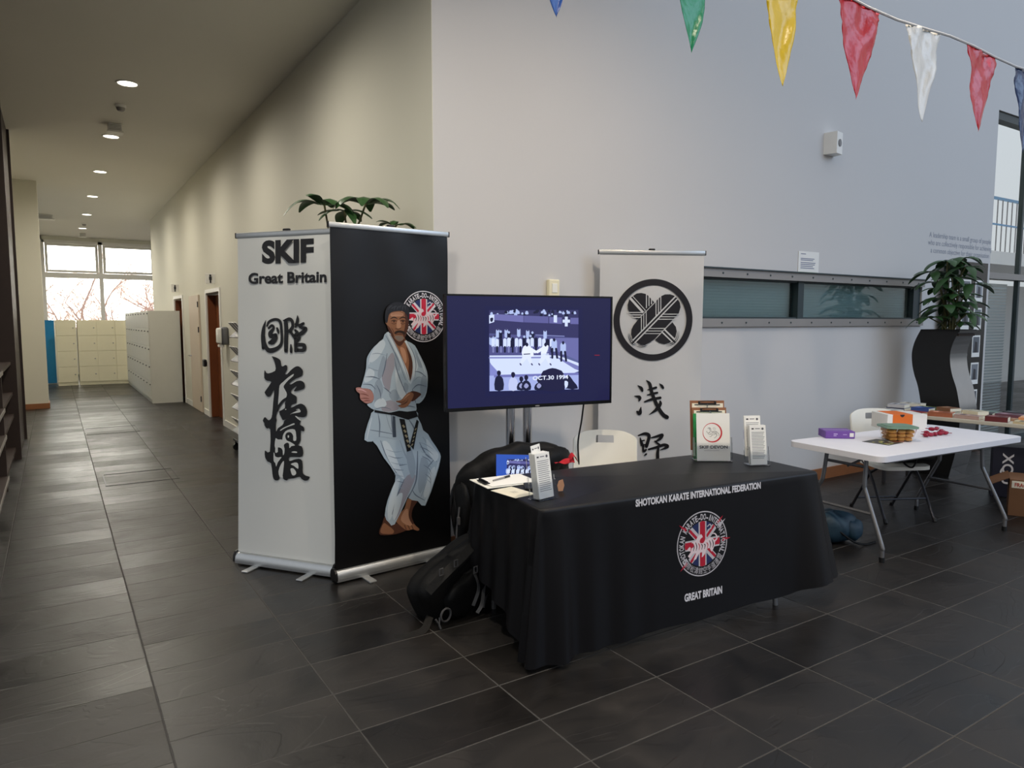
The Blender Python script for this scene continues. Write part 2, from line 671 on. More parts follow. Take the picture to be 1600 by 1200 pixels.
nt.links.new(tcf.outputs['Object'], off.inputs[2])
n1 = nd('ShaderNodeTexNoise')
n1.inputs['Scale'].default_value = 2.6
n1.inputs['Detail'].default_value = 8
n1.inputs['Roughness'].default_value = 0.62
n1.inputs['Distortion'].default_value = 0.6
nt.links.new(off.outputs[0], n1.inputs['Vector'])
cr = nd('ShaderNodeValToRGB')
cr.color_ramp.elements[0].position = 0.3
cr.color_ramp.elements[0].color = rgb(17, 16, 16)
cr.color_ramp.elements[1].position = 0.72
cr.color_ramp.elements[1].color = rgb(38, 34, 31)
nt.links.new(n1.outputs['Fac'], cr.inputs[0])
bri = nd('ShaderNodeMix', data_type='RGBA', blend_type='MULTIPLY')
bri.inputs[0].default_value = 1.0
nt.links.new(cr.outputs[0], bri.inputs[6])
gv = mth('ADD', mth('MULTIPLY', rv, 0.5), 0.72)
gc = nd('ShaderNodeCombineColor')
for i_ in range(3):
    nt.links.new(gv, gc.inputs[i_])
nt.links.new(gc.outputs[0], bri.inputs[7])
fin = nd('ShaderNodeMix', data_type='RGBA')
nt.links.new(stone, fin.inputs[0])
fin.inputs[6].default_value = rgb(62, 60, 57)
nt.links.new(bri.outputs[2], fin.inputs[7])
nt.links.new(fin.outputs[2], B.inputs['Base Color'])
rg = mth('ADD', mth('MULTIPLY', n1.outputs['Fac'], 0.32), mth('ADD', mth('MULTIPLY', rv, 0.14), 0.17))
rg2 = mth('ADD', mth('MULTIPLY', rg, stone), mth('MULTIPLY', mth('SUBTRACT', 1.0, stone), 0.9))
nt.links.new(rg2, B.inputs['Roughness'])
B.inputs['Specular IOR Level'].default_value = 0.5
# clefts: stepped noise + fine grain
v1 = nd('ShaderNodeTexNoise')
v1.inputs['Scale'].default_value = 1.5
v1.inputs['Detail'].default_value = 3
v1.inputs['Distortion'].default_value = 1.2
mpv = nd('ShaderNodeMapping')
mpv.inputs['Scale'].default_value = (0.8, 2.0, 1)
nt.links.new(off.outputs[0], mpv.inputs[0])
nt.links.new(mpv.outputs[0], v1.inputs['Vector'])
st = mth('MULTIPLY', v1.outputs['Fac'], 7)
stf = mth('FLOOR', st)
sm_ = nd('ShaderNodeMapRange', interpolation_type='SMOOTHSTEP')
sm_.inputs['From Min'].default_value = 0.86
sm_.inputs['From Max'].default_value = 1.0
nt.links.new(mth('SUBTRACT', st, stf), sm_.inputs['Value'])
steps = mth('ADD', stf, sm_.outputs[0])
hgt = mth('ADD', mth('MULTIPLY', steps, 0.10), mth('MULTIPLY', n1.outputs['Fac'], 0.55))
hgt = mth('MULTIPLY', mth('ADD', hgt, mth('MULTIPLY', rv, 0.15)), 1.0)
hgt = mth('ADD', hgt, mth('MULTIPLY', stone, 0.35))
bpf = nd('ShaderNodeBump')
bpf.inputs['Strength'].default_value = 0.8
bpf.inputs['Distance'].default_value = 0.006
nt.links.new(hgt, bpf.inputs['Height'])
nt.links.new(bpf.outputs[0], B.inputs['Normal'])

# ------------------------------------------------------------------ the setting
WX, WY, CEIL = 2.21, 4.42, 4.24      # corridor wall, front wall, corridor ceiling
XE = 10.13                            # right end of the front wall
TOP = 7.5
WT = 0.22                             # wall thickness

mb = MB()
mb.add([(-6, -9, 0), (24, -9, 0), (24, 27, 0), (-6, 27, 0)], [(0, 1, 2, 3)])
struct(mb, 'floor', M_floor, 'dark slate slab floor with thin joints', 'floor')

# front wall with the slot for the low window
wx0, wx1, wz0, wz1 = 4.55, 8.52, 1.60, 2.12
mb = MB()
mb.span((WX, WY, 0), (wx0, WY + WT, TOP))
mb.span((wx0, WY, 0), (wx1, WY + WT, wz0))
mb.span((wx0, WY, wz1), (wx1, WY + WT, TOP))
mb.span((wx1, WY, 0), (XE, WY + WT, TOP))
mb.span((XE, WY, 4.30), (16.0, WY + WT, TOP))
struct(mb, 'wall_front', M_wall, 'tall white wall behind the display stands', 'wall')
# corridor wall with two door recesses
D1, D3, DZ = (11.9, 13.05), (15.75, 16.85), 2.12
mb = MB()
WYE = 20.7
mb.span((WX, WY + WT, 0), (WX + WT, D1[0], TOP))
mb.span((WX - 0.004, WY + 0.001, 0), (WX, WY + WT, TOP))
mb.span((WX, D1[0], DZ), (WX + WT, D1[1], TOP))
mb.span((WX, D1[1], 0), (WX + WT, D3[0], TOP))
mb.span((WX, D3[0], DZ), (WX + WT, D3[1], TOP))
mb.span((WX, D3[1], 0), (WX + WT, WYE, TOP))
struct(mb, 'wall_right', M_cwall, 'cream corridor wall with doors', 'wall')
mb = MB()
mb.span((-1.15, 6.0, 0), (-0.95, 16.7, CEIL))
mb.span((-1.15, 16.7, 0), (-0.95, 21.4, 0.5))
mb.span((-1.15, 21.4, 0), (-0.95, 26.2, CEIL))
struct(mb, 'wall_left', M_cwall, 'cream left corridor wall behind the dark shelving', 'wall')
mb = MB()
mb.span((4.6, WYE - 3, 0), (4.8, 26.2, 1.0))
mb.span((4.6, WYE - 3, 3.6), (4.8, 26.2, CEIL))
struct(mb, 'wall_end_return', M_cwall, 'cream side wall beyond the corridor end', 'wall')
mb = MB()
mb.span((-3.4, -3.0, CEIL), (WX, 26.2, CEIL + 0.2))
mb.span((WX, WYE, CEIL), (4.8, 26.2, CEIL + 0.2))
mb.span((WX, -3.0, 4.75), (3.75, WY, 5.0))
mb.span((WX, -3.0, CEIL + 0.2), (WX + 0.2, WY, 4.75))
struct(mb, 'ceiling', M_ceil, 'plain cream ceiling over the corridor with round downlights', 'ceiling')
r = empty('window_added', (-1.05, 19.05, 0))  # unseen window added to let daylight onto the far lockers
tag(r, 'added unseen side window beyond the pillar, brightening the lockers', 'window', None, 'structure')
m = MB()
for y in (-2.32, -0.8, 0.8, 2.32):
    m.span((-0.05, y - 0.03, 0.5), (0.05, y + 0.03, CEIL))
m.span((-0.05, -2.29, 2.5), (0.05, 2.29, 2.58))
m.build('window_frame', M_white, r)
for a, b in ((-2.29, -0.83), (-0.77, 0.77), (0.83, 2.29)):
    MB().span((-0.003, a, 0.5), (0.003, b, 2.5)).build('pane', M_cglass, r)
    MB().span((-0.003, a, 2.58), (0.003, b, CEIL)).build('pane', M_cglass, r)
# white pillar with a wood skirting, further left wall stub
mb = MB()
mb.span((-0.95, 16.05, 0), (-0.15, 16.6, CEIL))
struct(mb, 'column', M_cwall, 'cream square pillar at the left of the corridor', 'pillar')
mb = MB()
mb.span((-0.96, 16.035, 0), (-0.135, 16.62, 0.10))
struct(mb, 'baseboard_left', M_wood, 'wood skirting round the cream pillar', 'skirting')
mb = MB()
mb.span((WX + 0.0, WY - 0.018, 0), (XE, WY - 0.001, 0.115))
struct(mb, 'baseboard_front', M_wood, 'wood skirting along the white wall', 'skirting')
mb = MB()
for a, b in ((WY, D1[0] - 0.1), (D1[1] + 0.1, 13.62), (14.85, D3[0] - 0.1), (D3[1] + 0.1, WYE)):
    mb.span((WX - 0.015, a, 0), (WX - 0.001, b, 0.10))
struct(mb, 'baseboard_right', M_white, 'white skirting along the corridor wall', 'skirting')


def recessed_door(name, y0, y1, label):
    r = empty(name, (WX, (y0 + y1) / 2, 0))
    tag(r, label, 'door', None, 'structure')
    h = (y1 - y0) / 2
    m = MB()
    m.span((0.13, -h + 0.03, 0.005), (0.17, h - 0.03, DZ - 0.03))
    m.span((0.01, h - 0.028, 0.005), (0.13, h - 0.002, DZ - 0.03))
    m.span((0.01, -h + 0.002, 0.005), (0.13, -h + 0.028, DZ - 0.03))
    m.build('door_leaf', M_door, r)
    m = MB()
    m.span((-0.02, -h - 0.06, 0), (-0.001, -h, DZ + 0.06)).span((-0.02, h, 0), (-0.001, h + 0.06, DZ + 0.06)).span((-0.02, -h, DZ), (-0.001, h, DZ + 0.06))
    m.build('door_frame', M_white, r)
    m = MB()
    m.box((-0.045, h + 0.16, 0.93), (0.05, 0.16, 0.13), bev=0.02)
    m.box((-0.01, h + 0.1, 0.93), (0.02, 0.1, 0.05), bev=0.005)
    m.build('door_handle', M_black, r)
    return r


recessed_door('door_1', *D1, 'reddish brown recessed door nearest the white banner')
recessed_door('door_3', *D3, 'reddish brown recessed door beside the grey lockers')
r = empty('door_2', (WX, 14.25, 0))
tag(r, 'pale flush door between the two reddish brown doors', 'door', None, 'structure')
MB().span((-0.03, -0.52, 0.01), (-0.002, 0.52, 2.12)).build('door_leaf', M_doorpale, r)
for z in (0.25, 1.5, 1.95):
    MB().cyl((-0.036, -0.5, z - 0.05), (-0.036, -0.5, z + 0.05), 0.012, 8).build('hinge', M_dlegs, r)
MB().tube([(-0.03, 0.42, 1.0), (-0.08, 0.42, 1.0), (-0.08, 0.30, 1.0)], 0.012, 8).build('door_handle', M_chrome, r, True)


def toilet_sign(y, label):
    r = empty('projecting_sign', (WX, y, 2.33))
    tag(r, label, 'sign', 'signs over the corridor doors')
    MB().box((-0.07, 0, 0), (0.14, 0.012, 0.16), bev=0.004).build('panel', M_white, r)
    m = MB()
    m.lathe([(0.001, 0.066), (0.012, 0.063), (0.017, 0.05), (0.012, 0.037), (0.001, 0.034)], (-0.07, -0.008, 0), 10)
    m.box((-0.07, -0.008, 0.005), (0.04, 0.004, 0.055))
    m.box((-0.07, -0.008, -0.045), (0.022, 0.004, 0.05))
    m.build('pictogram', M_dlegs, r)


toilet_sign(12.25, 'small projecting sign over the door nearest the white banner')
toilet_sign(16.2, 'small projecting sign over the door beside the grey lockers')

# window 1: long low window in the front wall, with closed blind behind tinted panes
r = empty('window_1', ((wx0 + wx1) / 2, WY, (wz0 + wz1) / 2))
tag(r, 'long low window in the white wall, tinted panes over a blind', 'window', None, 'structure')
hw, hh = (wx1 - wx0) / 2, (wz1 - wz0) / 2
m = MB()
for sgn in (1, -1):
    m.span((-hw, -0.03, sgn * hh), (hw, 0.06, sgn * (hh - 0.075)))
m.build('window_frame', M_frame, r)
m = MB()
m.span((-hw, -0.05, hh), (hw, 0.0, hh + 0.012))
m.build('drip_edge', M_dframe, r)
m = MB()
for i in range(12):
    for sgn in (1, -1):
        x = -hw + 0.2 + i * 0.33
        m.cyl((x, -0.034, sgn * (hh - 0.037)), (x, -0.028, sgn * (hh - 0.037)), 0.009, 8)
m.build('screw_heads', M_dframe, r)
m = MB()
mx_ = 6.285 - r.location.x
m.span((mx_ - 0.045, 0.02, -hh + 0.07), (mx_ + 0.045, 0.1, hh - 0.07))
m.span((hw - 0.14, 0.02, -hh + 0.07), (hw, 0.1, hh - 0.07))
m.span((-hw, 0.03, -hh + 0.072), (hw, 0.1, -hh + 0.09)).span((-hw, 0.03, hh - 0.09), (hw, 0.1, hh - 0.072))
m.build('mullion', M_dframe, r)
for a, b in ((-hw, mx_ - 0.045), (mx_ + 0.045, hw - 0.14)):
    MB().span((a, 0.07, -hh + 0.09), (b, 0.078, hh - 0.09)).build('pane', M_glass, r)
m = MB()
n = 14
for i in range(n):
    z = -hh + 0.08 + i * (2 * hh - 0.14) / n
    for a, b in ((-hw, mx_ - 0.03), (mx_ + 0.03, hw - 0.12)):
        m.box(((a + b) / 2, 0.13, z + 0.015), (b - a, 0.004, 0.027), rx=0.35)
m.build('blind', M_blind, r)
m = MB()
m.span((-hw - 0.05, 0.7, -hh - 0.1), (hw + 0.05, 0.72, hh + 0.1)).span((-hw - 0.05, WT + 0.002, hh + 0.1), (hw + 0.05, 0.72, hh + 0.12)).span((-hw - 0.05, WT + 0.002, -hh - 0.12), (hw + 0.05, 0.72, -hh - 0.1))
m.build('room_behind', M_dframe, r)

# window 2: end of the corridor
YW = 26.0
r = empty('window_2', (1.0, YW, 0))
tag(r, 'bright end window of the corridor in white frames', 'window', None, 'structure')
m = MB()
m.span((-1.95, 0, 0), (3.6, 0.15, 1.35))
m.span((-1.95, 0, 0), (-1.2, 0.15, CEIL)).span((-1.95, 0, CEIL - 0.12), (3.6, 0.15, CEIL))
m.build('window_wall', M_cwall, r)
m = MB()
for x in (-1.2, 0.33, 1.9, 3.4):
    m.span((x - 0.055, -0.03, 1.35), (x + 0.055, 0.1, CEIL - 0.12))
m.span((-1.2, -0.04, 2.98), (3.6, 0.1, 3.14)).span((-1.2, -0.03, 1.35), (3.6, 0.1, 1.43)).span((-1.2, -0.03, CEIL - 0.2), (3.6, 0.1, CEIL - 0.12))
m.build('window_frame', M_white, r)
for x0, x1 in ((-1.145, 0.275), (0.385, 1.845), (1.955, 3.345)):
    m = MB()
    m.span((x0 + 0.01, -0.06, 3.15), (x0 + 0.085, 0.05, 4.03)).span((x1 - 0.085, -0.06, 3.15), (x1 - 0.01, 0.05, 4.03)).span((x0 + 0.085, -0.06, 3.15), (x1 - 0.085, 0.05, 3.22)).span((x0 + 0.085, -0.06, 3.95), (x1 - 0.085, 0.05, 4.03))
    m.build('casement', M_white, r)
    MB().span((x0 + 0.085, 0.0, 3.22), (x1 - 0.085, 0.006, 3.95)).build('pane', M_cglass, r)
    MB().span((x0, 0.0, 1.43), (x1, 0.006, 2.98)).build('pane', M_cglass, r)

# bare winter trees outside the end window
for k, (tx, ty, hgt_) in enumerate(((-0.2, 30.5, 6.0), (5.2, 31.5, 5.6), (1.0, 35.5, 7.0), (4.6, 36.5, 7.0), (-1.4, 41.0, 8.0), (2.8, 42.5, 8.0), (6.0, 47, 8.5), (0.6, 49.0, 9.0))):
    rt = random.Random(40 + k)
    m = MB()

    def branch(p, d, L, rad, depth):
        pts = [Vector(p)]
        dd = Vector(d)
        for _ in range(4):
            dd = (dd + Vector((rt.uniform(-.25, .25), rt.uniform(-.25, .25), rt.uniform(-.08, .2)))).normalized()
            pts.append(pts[-1] + dd * L / 4)
        m.tube(pts, [rad * (1 - 0.15 * i) for i in range(5)], 6 if depth > 3 else 3, caps=False)
        if depth > 0:
            for _ in range(5 if depth > 2 else 4):
                q = pts[rt.randint(1, 4)]
                a = rt.uniform(0, 6.28)
                nd_ = (dd * 0.55 + Vector((math.cos(a), math.sin(a), rt.uniform(-0.1, 0.6)))).normalized()
                branch(q, nd_, L * rt.uniform(0.5, 0.78), rad * 0.52, depth - 1)
    branch((0, 0, -0.6), (0, 0, 1), hgt_ * 0.40, 0.085, 5)
    o = m.build('bare_tree', M_bark, None, False, fix=False)
    o.location = (tx, ty, 0)
    tag(o, 'bare pinkish winter tree seen through the end window', 'tree', 'winter trees outside the corridor window')
o = MB().add([(-20, 26.3, -0.6), (24, 26.3, -0.6), (24, 60, -0.6), (-20, 60, -0.6)], [(0, 1, 2, 3)]).build('outside_ground', mat('pale_leaf_litter', rgb(196, 180, 160), 0.9, var=0.2, scale=3))
tag(o, 'pale ground outside the end window', 'ground', None, 'structure')

# window 3: glazed screen to the right of the wall
r = empty('window_3', (XE, WY + 0.08, 0))
tag(r, 'tall glazed screen right of the white wall, blind behind the lower panes', 'window', None, 'structure')
m = MB()
for x in (0.97, 1.9, 2.8, 3.7):
    m.span((x - 0.025, -0.03, 0), (x + 0.025, 0.03, 4.29))
m.span((0, -0.06, 4.2), (5.8, 0.06, 4.29)).span((0, -0.05, 0), (5.8, 0.06, 0.08))
m.build('mullion', M_dframe, r)
m = MB()
m.span((0, -0.07, 2.20), (5.8, 0.07, 2.28))
m.build('transom', M_frame, r)
for x0, x1 in ((0.0, 0.945), (0.995, 1.875), (1.925, 2.775), (2.825, 3.675)):
    MB().span((x0, -0.003, 2.28), (x1, 0.003, 4.2)).build('pane', M_cglass, r)
    MB().span((x0, -0.003, 0.08), (x1, 0.003, 2.2)).build('pane', M_cglass, r)
m = MB()
for i in range(52):
    z = 0.1 + i * 0.04
    m.box((0.47, 0.1, z), (0.9, 0.004, 0.03), rx=0.5)
m.build('blind', M_blind, r)
# the hall behind that glazing
m = MB()
m.span((9.8, 9.0, 0), (24, 9.2, 2.6)).span((9.8, 6.6, 2.75), (24, 9.2, 3.0))
struct(m, 'wall_beyond', M_wall, 'white wall and gallery edge beyond the glazed screen', 'wall')
r = empty('gallery_railing', (14, 6.65, 3.0))
tag(r, 'blue gallery railing seen through the glazed screen', 'railing')
m = MB()
m.span((-4, -0.02, 0.98), (8, 0.02, 1.03)).span((-4, -0.015, 0.5), (8, 0.015, 0.53))
m.build('handrail', M_blue, r)
m = MB()
for i in range(60):
    m.span((-4 + i * 0.2, -0.008, 0), (-3.985 + i * 0.2, 0.008, 0.98))
m.build('balusters', M_dlegs, r)

# wall lettering beside the glazing
wlr = empty('wall_lettering', (9.35, WY, 2.55))
tag(wlr, 'three lines of pale grey lettering on the white wall above the plant', 'lettering')
for s, (x0, y0, x1, y1) in (('A leadership team is a small group of people', (1452, 369, 1548, 379)), ('who are collectively responsible for achieving', (1450, 380, 1549, 391)), ('a common objective for their organisation', (1454, 392, 1545, 402))):
    a, b = at_y(x0, y0, WY), at_y(x1, y1, WY)
    zc = (a.z + b.z) / 2
    pl = Print()
    pl.text(s, (a.x - 9.35, zc - 0.035 - 2.55, b.x - 9.35, zc + 0.045 - 2.55), rgb(142, 148, 162))
    pl.build('text_line', M_ppl, wlr, lambda u, v, h: (u, -0.001 - h, v))

# ------------------------------------------------------------------ ceiling and wall fittings


def downlight(y, label, x=0.80, z=CEIL, k=1.0, lc=(1.0, 0.93, 0.81)):
    r = empty('downlight', (x, y, z))
    tag(r, label, 'downlight', 'round ceiling downlights along the corridor')
    MB().lathe([(0.092, -0.002), (0.098, -0.012), (0.112, -0.012), (0.115, 0.0)], (0, 0, 0), 28).build('trim_ring', M_white, r, True)
    MB().lathe([(0.001, -0.006), (0.094, -0.006)], (0, 0, 0), 28).build('lens', M_lamp, r)
    ld = bpy.data.lights.new('downlight_lamp', 'SPOT')
    ld.energy = 165 * k
    ld.spot_size = math.radians(178)
    ld.spot_blend = 1.0
    ld.shadow_soft_size = 0.09
    ld.color = lc
    lo = bpy.data.objects.new('downlight_lamp', ld)
    lo.location = (0, 0, -0.03)
    lo.parent = r
    col.objects.link(lo)


names = ['cut by the top edge of the photo', 'second from the front', 'third from the front, beside the emergency light', 'fourth from the front', 'fifth from the front', 'sixth from the front', 'farthest, near the end window']
for y, nm in zip((6.15, 9.0, 11.65, 14.45, 17.35, 20.35, 23.4), names):
    downlight(y, 'round lit ceiling downlight, ' + nm)
for y in (3.3, 0.4):
    downlight(y, 'round lit ceiling downlight above the viewer')
for y in (2.2, -0.6):
    downlight(y, 'added unseen downlight in the raised soffit, warming the tables and wall', 3.0, 4.75, 1.7, (1.0, 0.84, 0.66))  # out-of-view lamps added to warm the tables and the wall's left part


def smoke_detector(y, label):
    r = empty('smoke_detector', (0.80, y, CEIL))
    tag(r, label, 'smoke detector')
    MB().lathe([(0.06, 0), (0.06, -0.02), (0.05, -0.03)], (0, 0, 0), 20).build('base', M_white, r, True)
    MB().lathe([(0.05, -0.03), (0.045, -0.055), (0.03, -0.07), (0.001, -0.072)], (0, 0, 0), 20).build('sensor_head', M_frame, r, True)


smoke_detector(9.95, 'small round smoke detector in front of the emergency light')
smoke_detector(22.2, 'small round smoke detector far down the corridor ceiling')


def emergency_light(x, y, label, w=0.16):
    r = empty('emergency_light', (x, y, CEIL))
    tag(r, label, 'emergency light')
    MB().box((0, 0, -0.05), (w, 0.16, 0.1), bev=0.01).build('housing', M_white, r)
    m = MB()
    for i in range(4):
        m.box((0, -0.082, -0.025 - i * 0.018), (w * 0.9, 0.004, 0.005))
    m.build('vent_slots', M_frame, r)
    MB().box((0, 0, -0.108), (w * 1.2, 0.2, 0.016), bev=0.004).build('diffuser', M_plastic, r)


emergency_light(0.80, 10.95, 'boxy white emergency light between two near downlights')
emergency_light(0.84, 24.8, 'boxy white emergency light by the end window')
emergency_light(-0.10, 21.0, 'boxy white emergency light beside the cream pillar', 0.4)

r = empty('wall_speaker', (6.62, WY, 3.41))
tag(r, 'small white loudspeaker box high on the white wall', 'speaker')
m = MB()
m.prism([(-0.085, 0), (0.085, 0), (0.075, -0.10), (-0.055, -0.125)], lambda u, v, d: (u, v, -0.105 + d), 0.21)
m.build('cabinet', M_white, r)
m = MB()
m.cyl((0.010, -0.112, 0.0), (0.0115, -0.1185, 0.0), 0.036, 20)
m.build('speaker_grille', M_legs, r)

r = empty('wall_box', (3.2, WY, 1.90))
tag(r, 'cream switch box on the white wall above the television', 'switch box')
MB().box((0, -0.02, 0), (0.1, 0.04, 0.13), bev=0.008).build('housing', M_cream, r)
MB().box((0, -0.042, 0.0), (0.05, 0.006, 0.07), bev=0.003).build('rocker', M_plastic, r)

r = empty('paper_notice', (6.355, WY, 2.22))
tag(r, 'white paper notice with a green bottom band taped above the low window', 'notice')
MB().box((0, -0.004, 0), (0.33, 0.002, 0.24)).build('sheet', M_paper, r)
pn = Print()
for i, (w, z) in enumerate(((0.08, 0.09), (0.22, 0.045), (0.2, 0.03), (0.24, 0.005), (0.23, -0.012), (0.2, -0.03), (0.22, -0.048))):
    pn.uvpoly([(-0.13, z), (-0.13 + w, z), (-0.13 + w, z + 0.008), (-0.13, z + 0.008)], rgb(120, 125, 150))
pn.uvpoly([(-0.15, -0.095), (0.15, -0.095), (0.15, -0.082), (-0.15, -0.082)], rgb(150, 180, 60))
pn.build('printing', M_ppl, r, lambda u, v, h: (u, -0.0052 - h, v))

r = empty('soap_dispenser', (WX, 11.42, 1.43))
tag(r, 'grey and white hand dispenser on the corridor wall beside the door', 'dispenser')
MB().box((-0.05, 0, 0), (0.1, 0.2, 0.27), bev=0.03, seg=3).build('housing', M_legs, r, True)
MB().box((-0.115, 0.03, 0.0), (0.06, 0.22, 0.24), bev=0.03, seg=3).build('cover', M_plastic, r, True)
MB().box((-0.1, 0, -0.15), (0.08, 0.08, 0.04), bev=0.01).build('nozzle', M_white, r)

# ------------------------------------------------------------------ corridor furniture


def locker_bank(name, label, loc, rz, w, h, d, nc, nr, body, knob, cat='lockers'):
    r = empty(name, loc, rz)
    tag(r, label, cat)
    MB().span((-w / 2, 0, 0.0), (w / 2, d, h)).build('carcass', body, r)
    m = MB()
    cw, rh = w / nc, (h - 0.08) / nr
    for i in range(nc):
        for j in range(nr):
            dr = MB().box((-w / 2 + (i + 0.5) * cw, -0.009, 0.08 + (j + 0.5) * rh), (cw - 0.008, 0.018, rh - 0.008), bev=0.003, seg=1).build('locker_door', body, r)
            MB().box((-w / 2 + (i + 0.86) * cw, -0.026, 0.08 + (j + (0.84 if knob is M_dlegs else 0.5)) * rh), (0.055 if knob is M_dlegs else 0.03, 0.018, 0.022), bev=0.004, seg=1).build('latch', knob, dr)
    return r


locker_bank('locker_bank', 'grey locker block standing against the right corridor wall', (1.60, 18.55, 0), math.radians(-90), 5.4, 1.86, 0.56, 9, 5, M_locker, M_dlegs)
locker_bank('cream_locker_unit', 'wide cream locker unit below the end window', (1.14, 21.5, 0), 0.0, 1.28, 1.68, 0.5, 3, 4, M_cream, M_frame)
locker_bank('cream_locker_unit', 'narrow cream locker unit left of the wide one', (0.25, 21.5, 0), 0.0, 0.44, 1.68, 0.5, 1, 4, M_cream, M_frame)

r = empty('partition_screen', (-0.06, 22.3, 0))
tag(r, 'bright blue upright panel left of the cream lockers', 'panel')
MB().box((-0.06, 0, 0.85), (0.24, 0.04, 1.66), bev=0.005).build('board', M_blue, r)
MB().box((0.09, 0, 0.85), (0.06, 0.05, 1.66), bev=0.005).build('edge_post', M_white, r)
MB().box((0, 0, 0.01), (0.36, 0.4, 0.02), bev=0.005).build('foot', M_frame, r)

# dark shelving along the left side
r = empty('dark_shelving', (-0.42, 8.4, 0))
tag(r, 'dark stained shelving with tall ceiling-high uprights at the left edge', 'shelving')
for y, x1 in ((0.0, -0.03), (1.9, 0.02), (3.65, 0.03)):
    m = MB()
    m.span((-0.5, y - 0.05, 0), (x1, y, CEIL if y > 0 else 1.15))
    m.build('upright', M_dark, r)
MB().span((-0.48, -2.4, 0.0), (-0.44, 3.6, CEIL)).build('back_panel', M_dark, r)
for z in (0.12, 0.52, 0.78, 1.14):
    MB().span((-0.44, -2.4, z), (-0.02, -0.05, z + 0.035)).build('shelf', M_dark, r)
    MB().span((-0.44, 0.0, z), (-0.03, 1.85, z + 0.035)).build('shelf', M_dark, r)
for z in (0.12, 0.52, 0.78, 1.14):
    MB().span((-0.02, -2.4, z), (-0.012, -0.05, z + 0.035)).build('shelf_edge', M_frame, r)
MB().span((-0.42, 1.9, 0.0), (0.0, 3.6, CEIL)).build('side_panel', M_dark, r)

# leaflet rack on castors behind the white banner
r = empty('leaflet_rack', (2.02, 9.3, 0), math.radians(90))
tag(r, 'grey leaflet rack on castors half hidden by the white banner', 'leaflet rack')
MB().box((0, 0.0, 1.0), (0.5, 0.03, 1.6), bev=0.01).build('back_board', M_dlegs, r)
MB().box((0, -0.016, 1.9), (0.5, 0.012, 0.22)).build('header', M_white, r)
for z in (0.3, 0.6, 0.9, 1.2, 1.5):
    MB().box((0, 0.09, z), (0.48, 0.16, 0.012), rx=-0.7).build('tray', M_legs, r)
    sh = MB()
    for x in (-0.16, 0.0, 0.16):
        sh.box((x, 0.1, z + 0.06), (0.13, 0.01, 0.2), rx=-0.7)
    tag(sh.build('leaflets', M_paper, r), 'white leaflets in a tray')
MB().box((0, 0, 0.14), (0.5, 0.3, 0.035), bev=0.01).build('base', M_black, r)
for sx in (-0.2, 0.2):
    for sy in (-0.12, 0.12):
        MB().cyl((sx - 0.015, sy, 0.045), (sx + 0.015, sy, 0.045), 0.045, 12).box((sx, sy, 0.1), (0.03, 0.03, 0.06)).build('castor', M_black, r)

# floor access hatches
for k, (hx, hy, w, d) in enumerate(((0.70, 8.4, 0.68, 0.62), (0.67, 12.3, 0.70, 0.7))):
    m = MB()
    t = 0.012
    m.span((hx - w / 2, hy - d / 2, 0.0005), (hx + w / 2, hy - d / 2 + t, 0.004)).span((hx - w / 2, hy + d / 2 - t, 0.0005), (hx + w / 2, hy + d / 2, 0.004))
    m.span((hx - w / 2, hy - d / 2 + t, 0.0005), (hx - w / 2 + t, hy + d / 2 - t, 0.004)).span((hx + w / 2 - t, hy - d / 2 + t, 0.0005), (hx + w / 2, hy + d / 2 - t, 0.004))
    o = m.build('floor_hatch', M_dlegs)
    tag(o, ('near' if k == 0 else 'far') + ' floor access hatch outlined in metal in the corridor', 'hatch')

# ------------------------------------------------------------------ roll-up banners
BW = 0.86


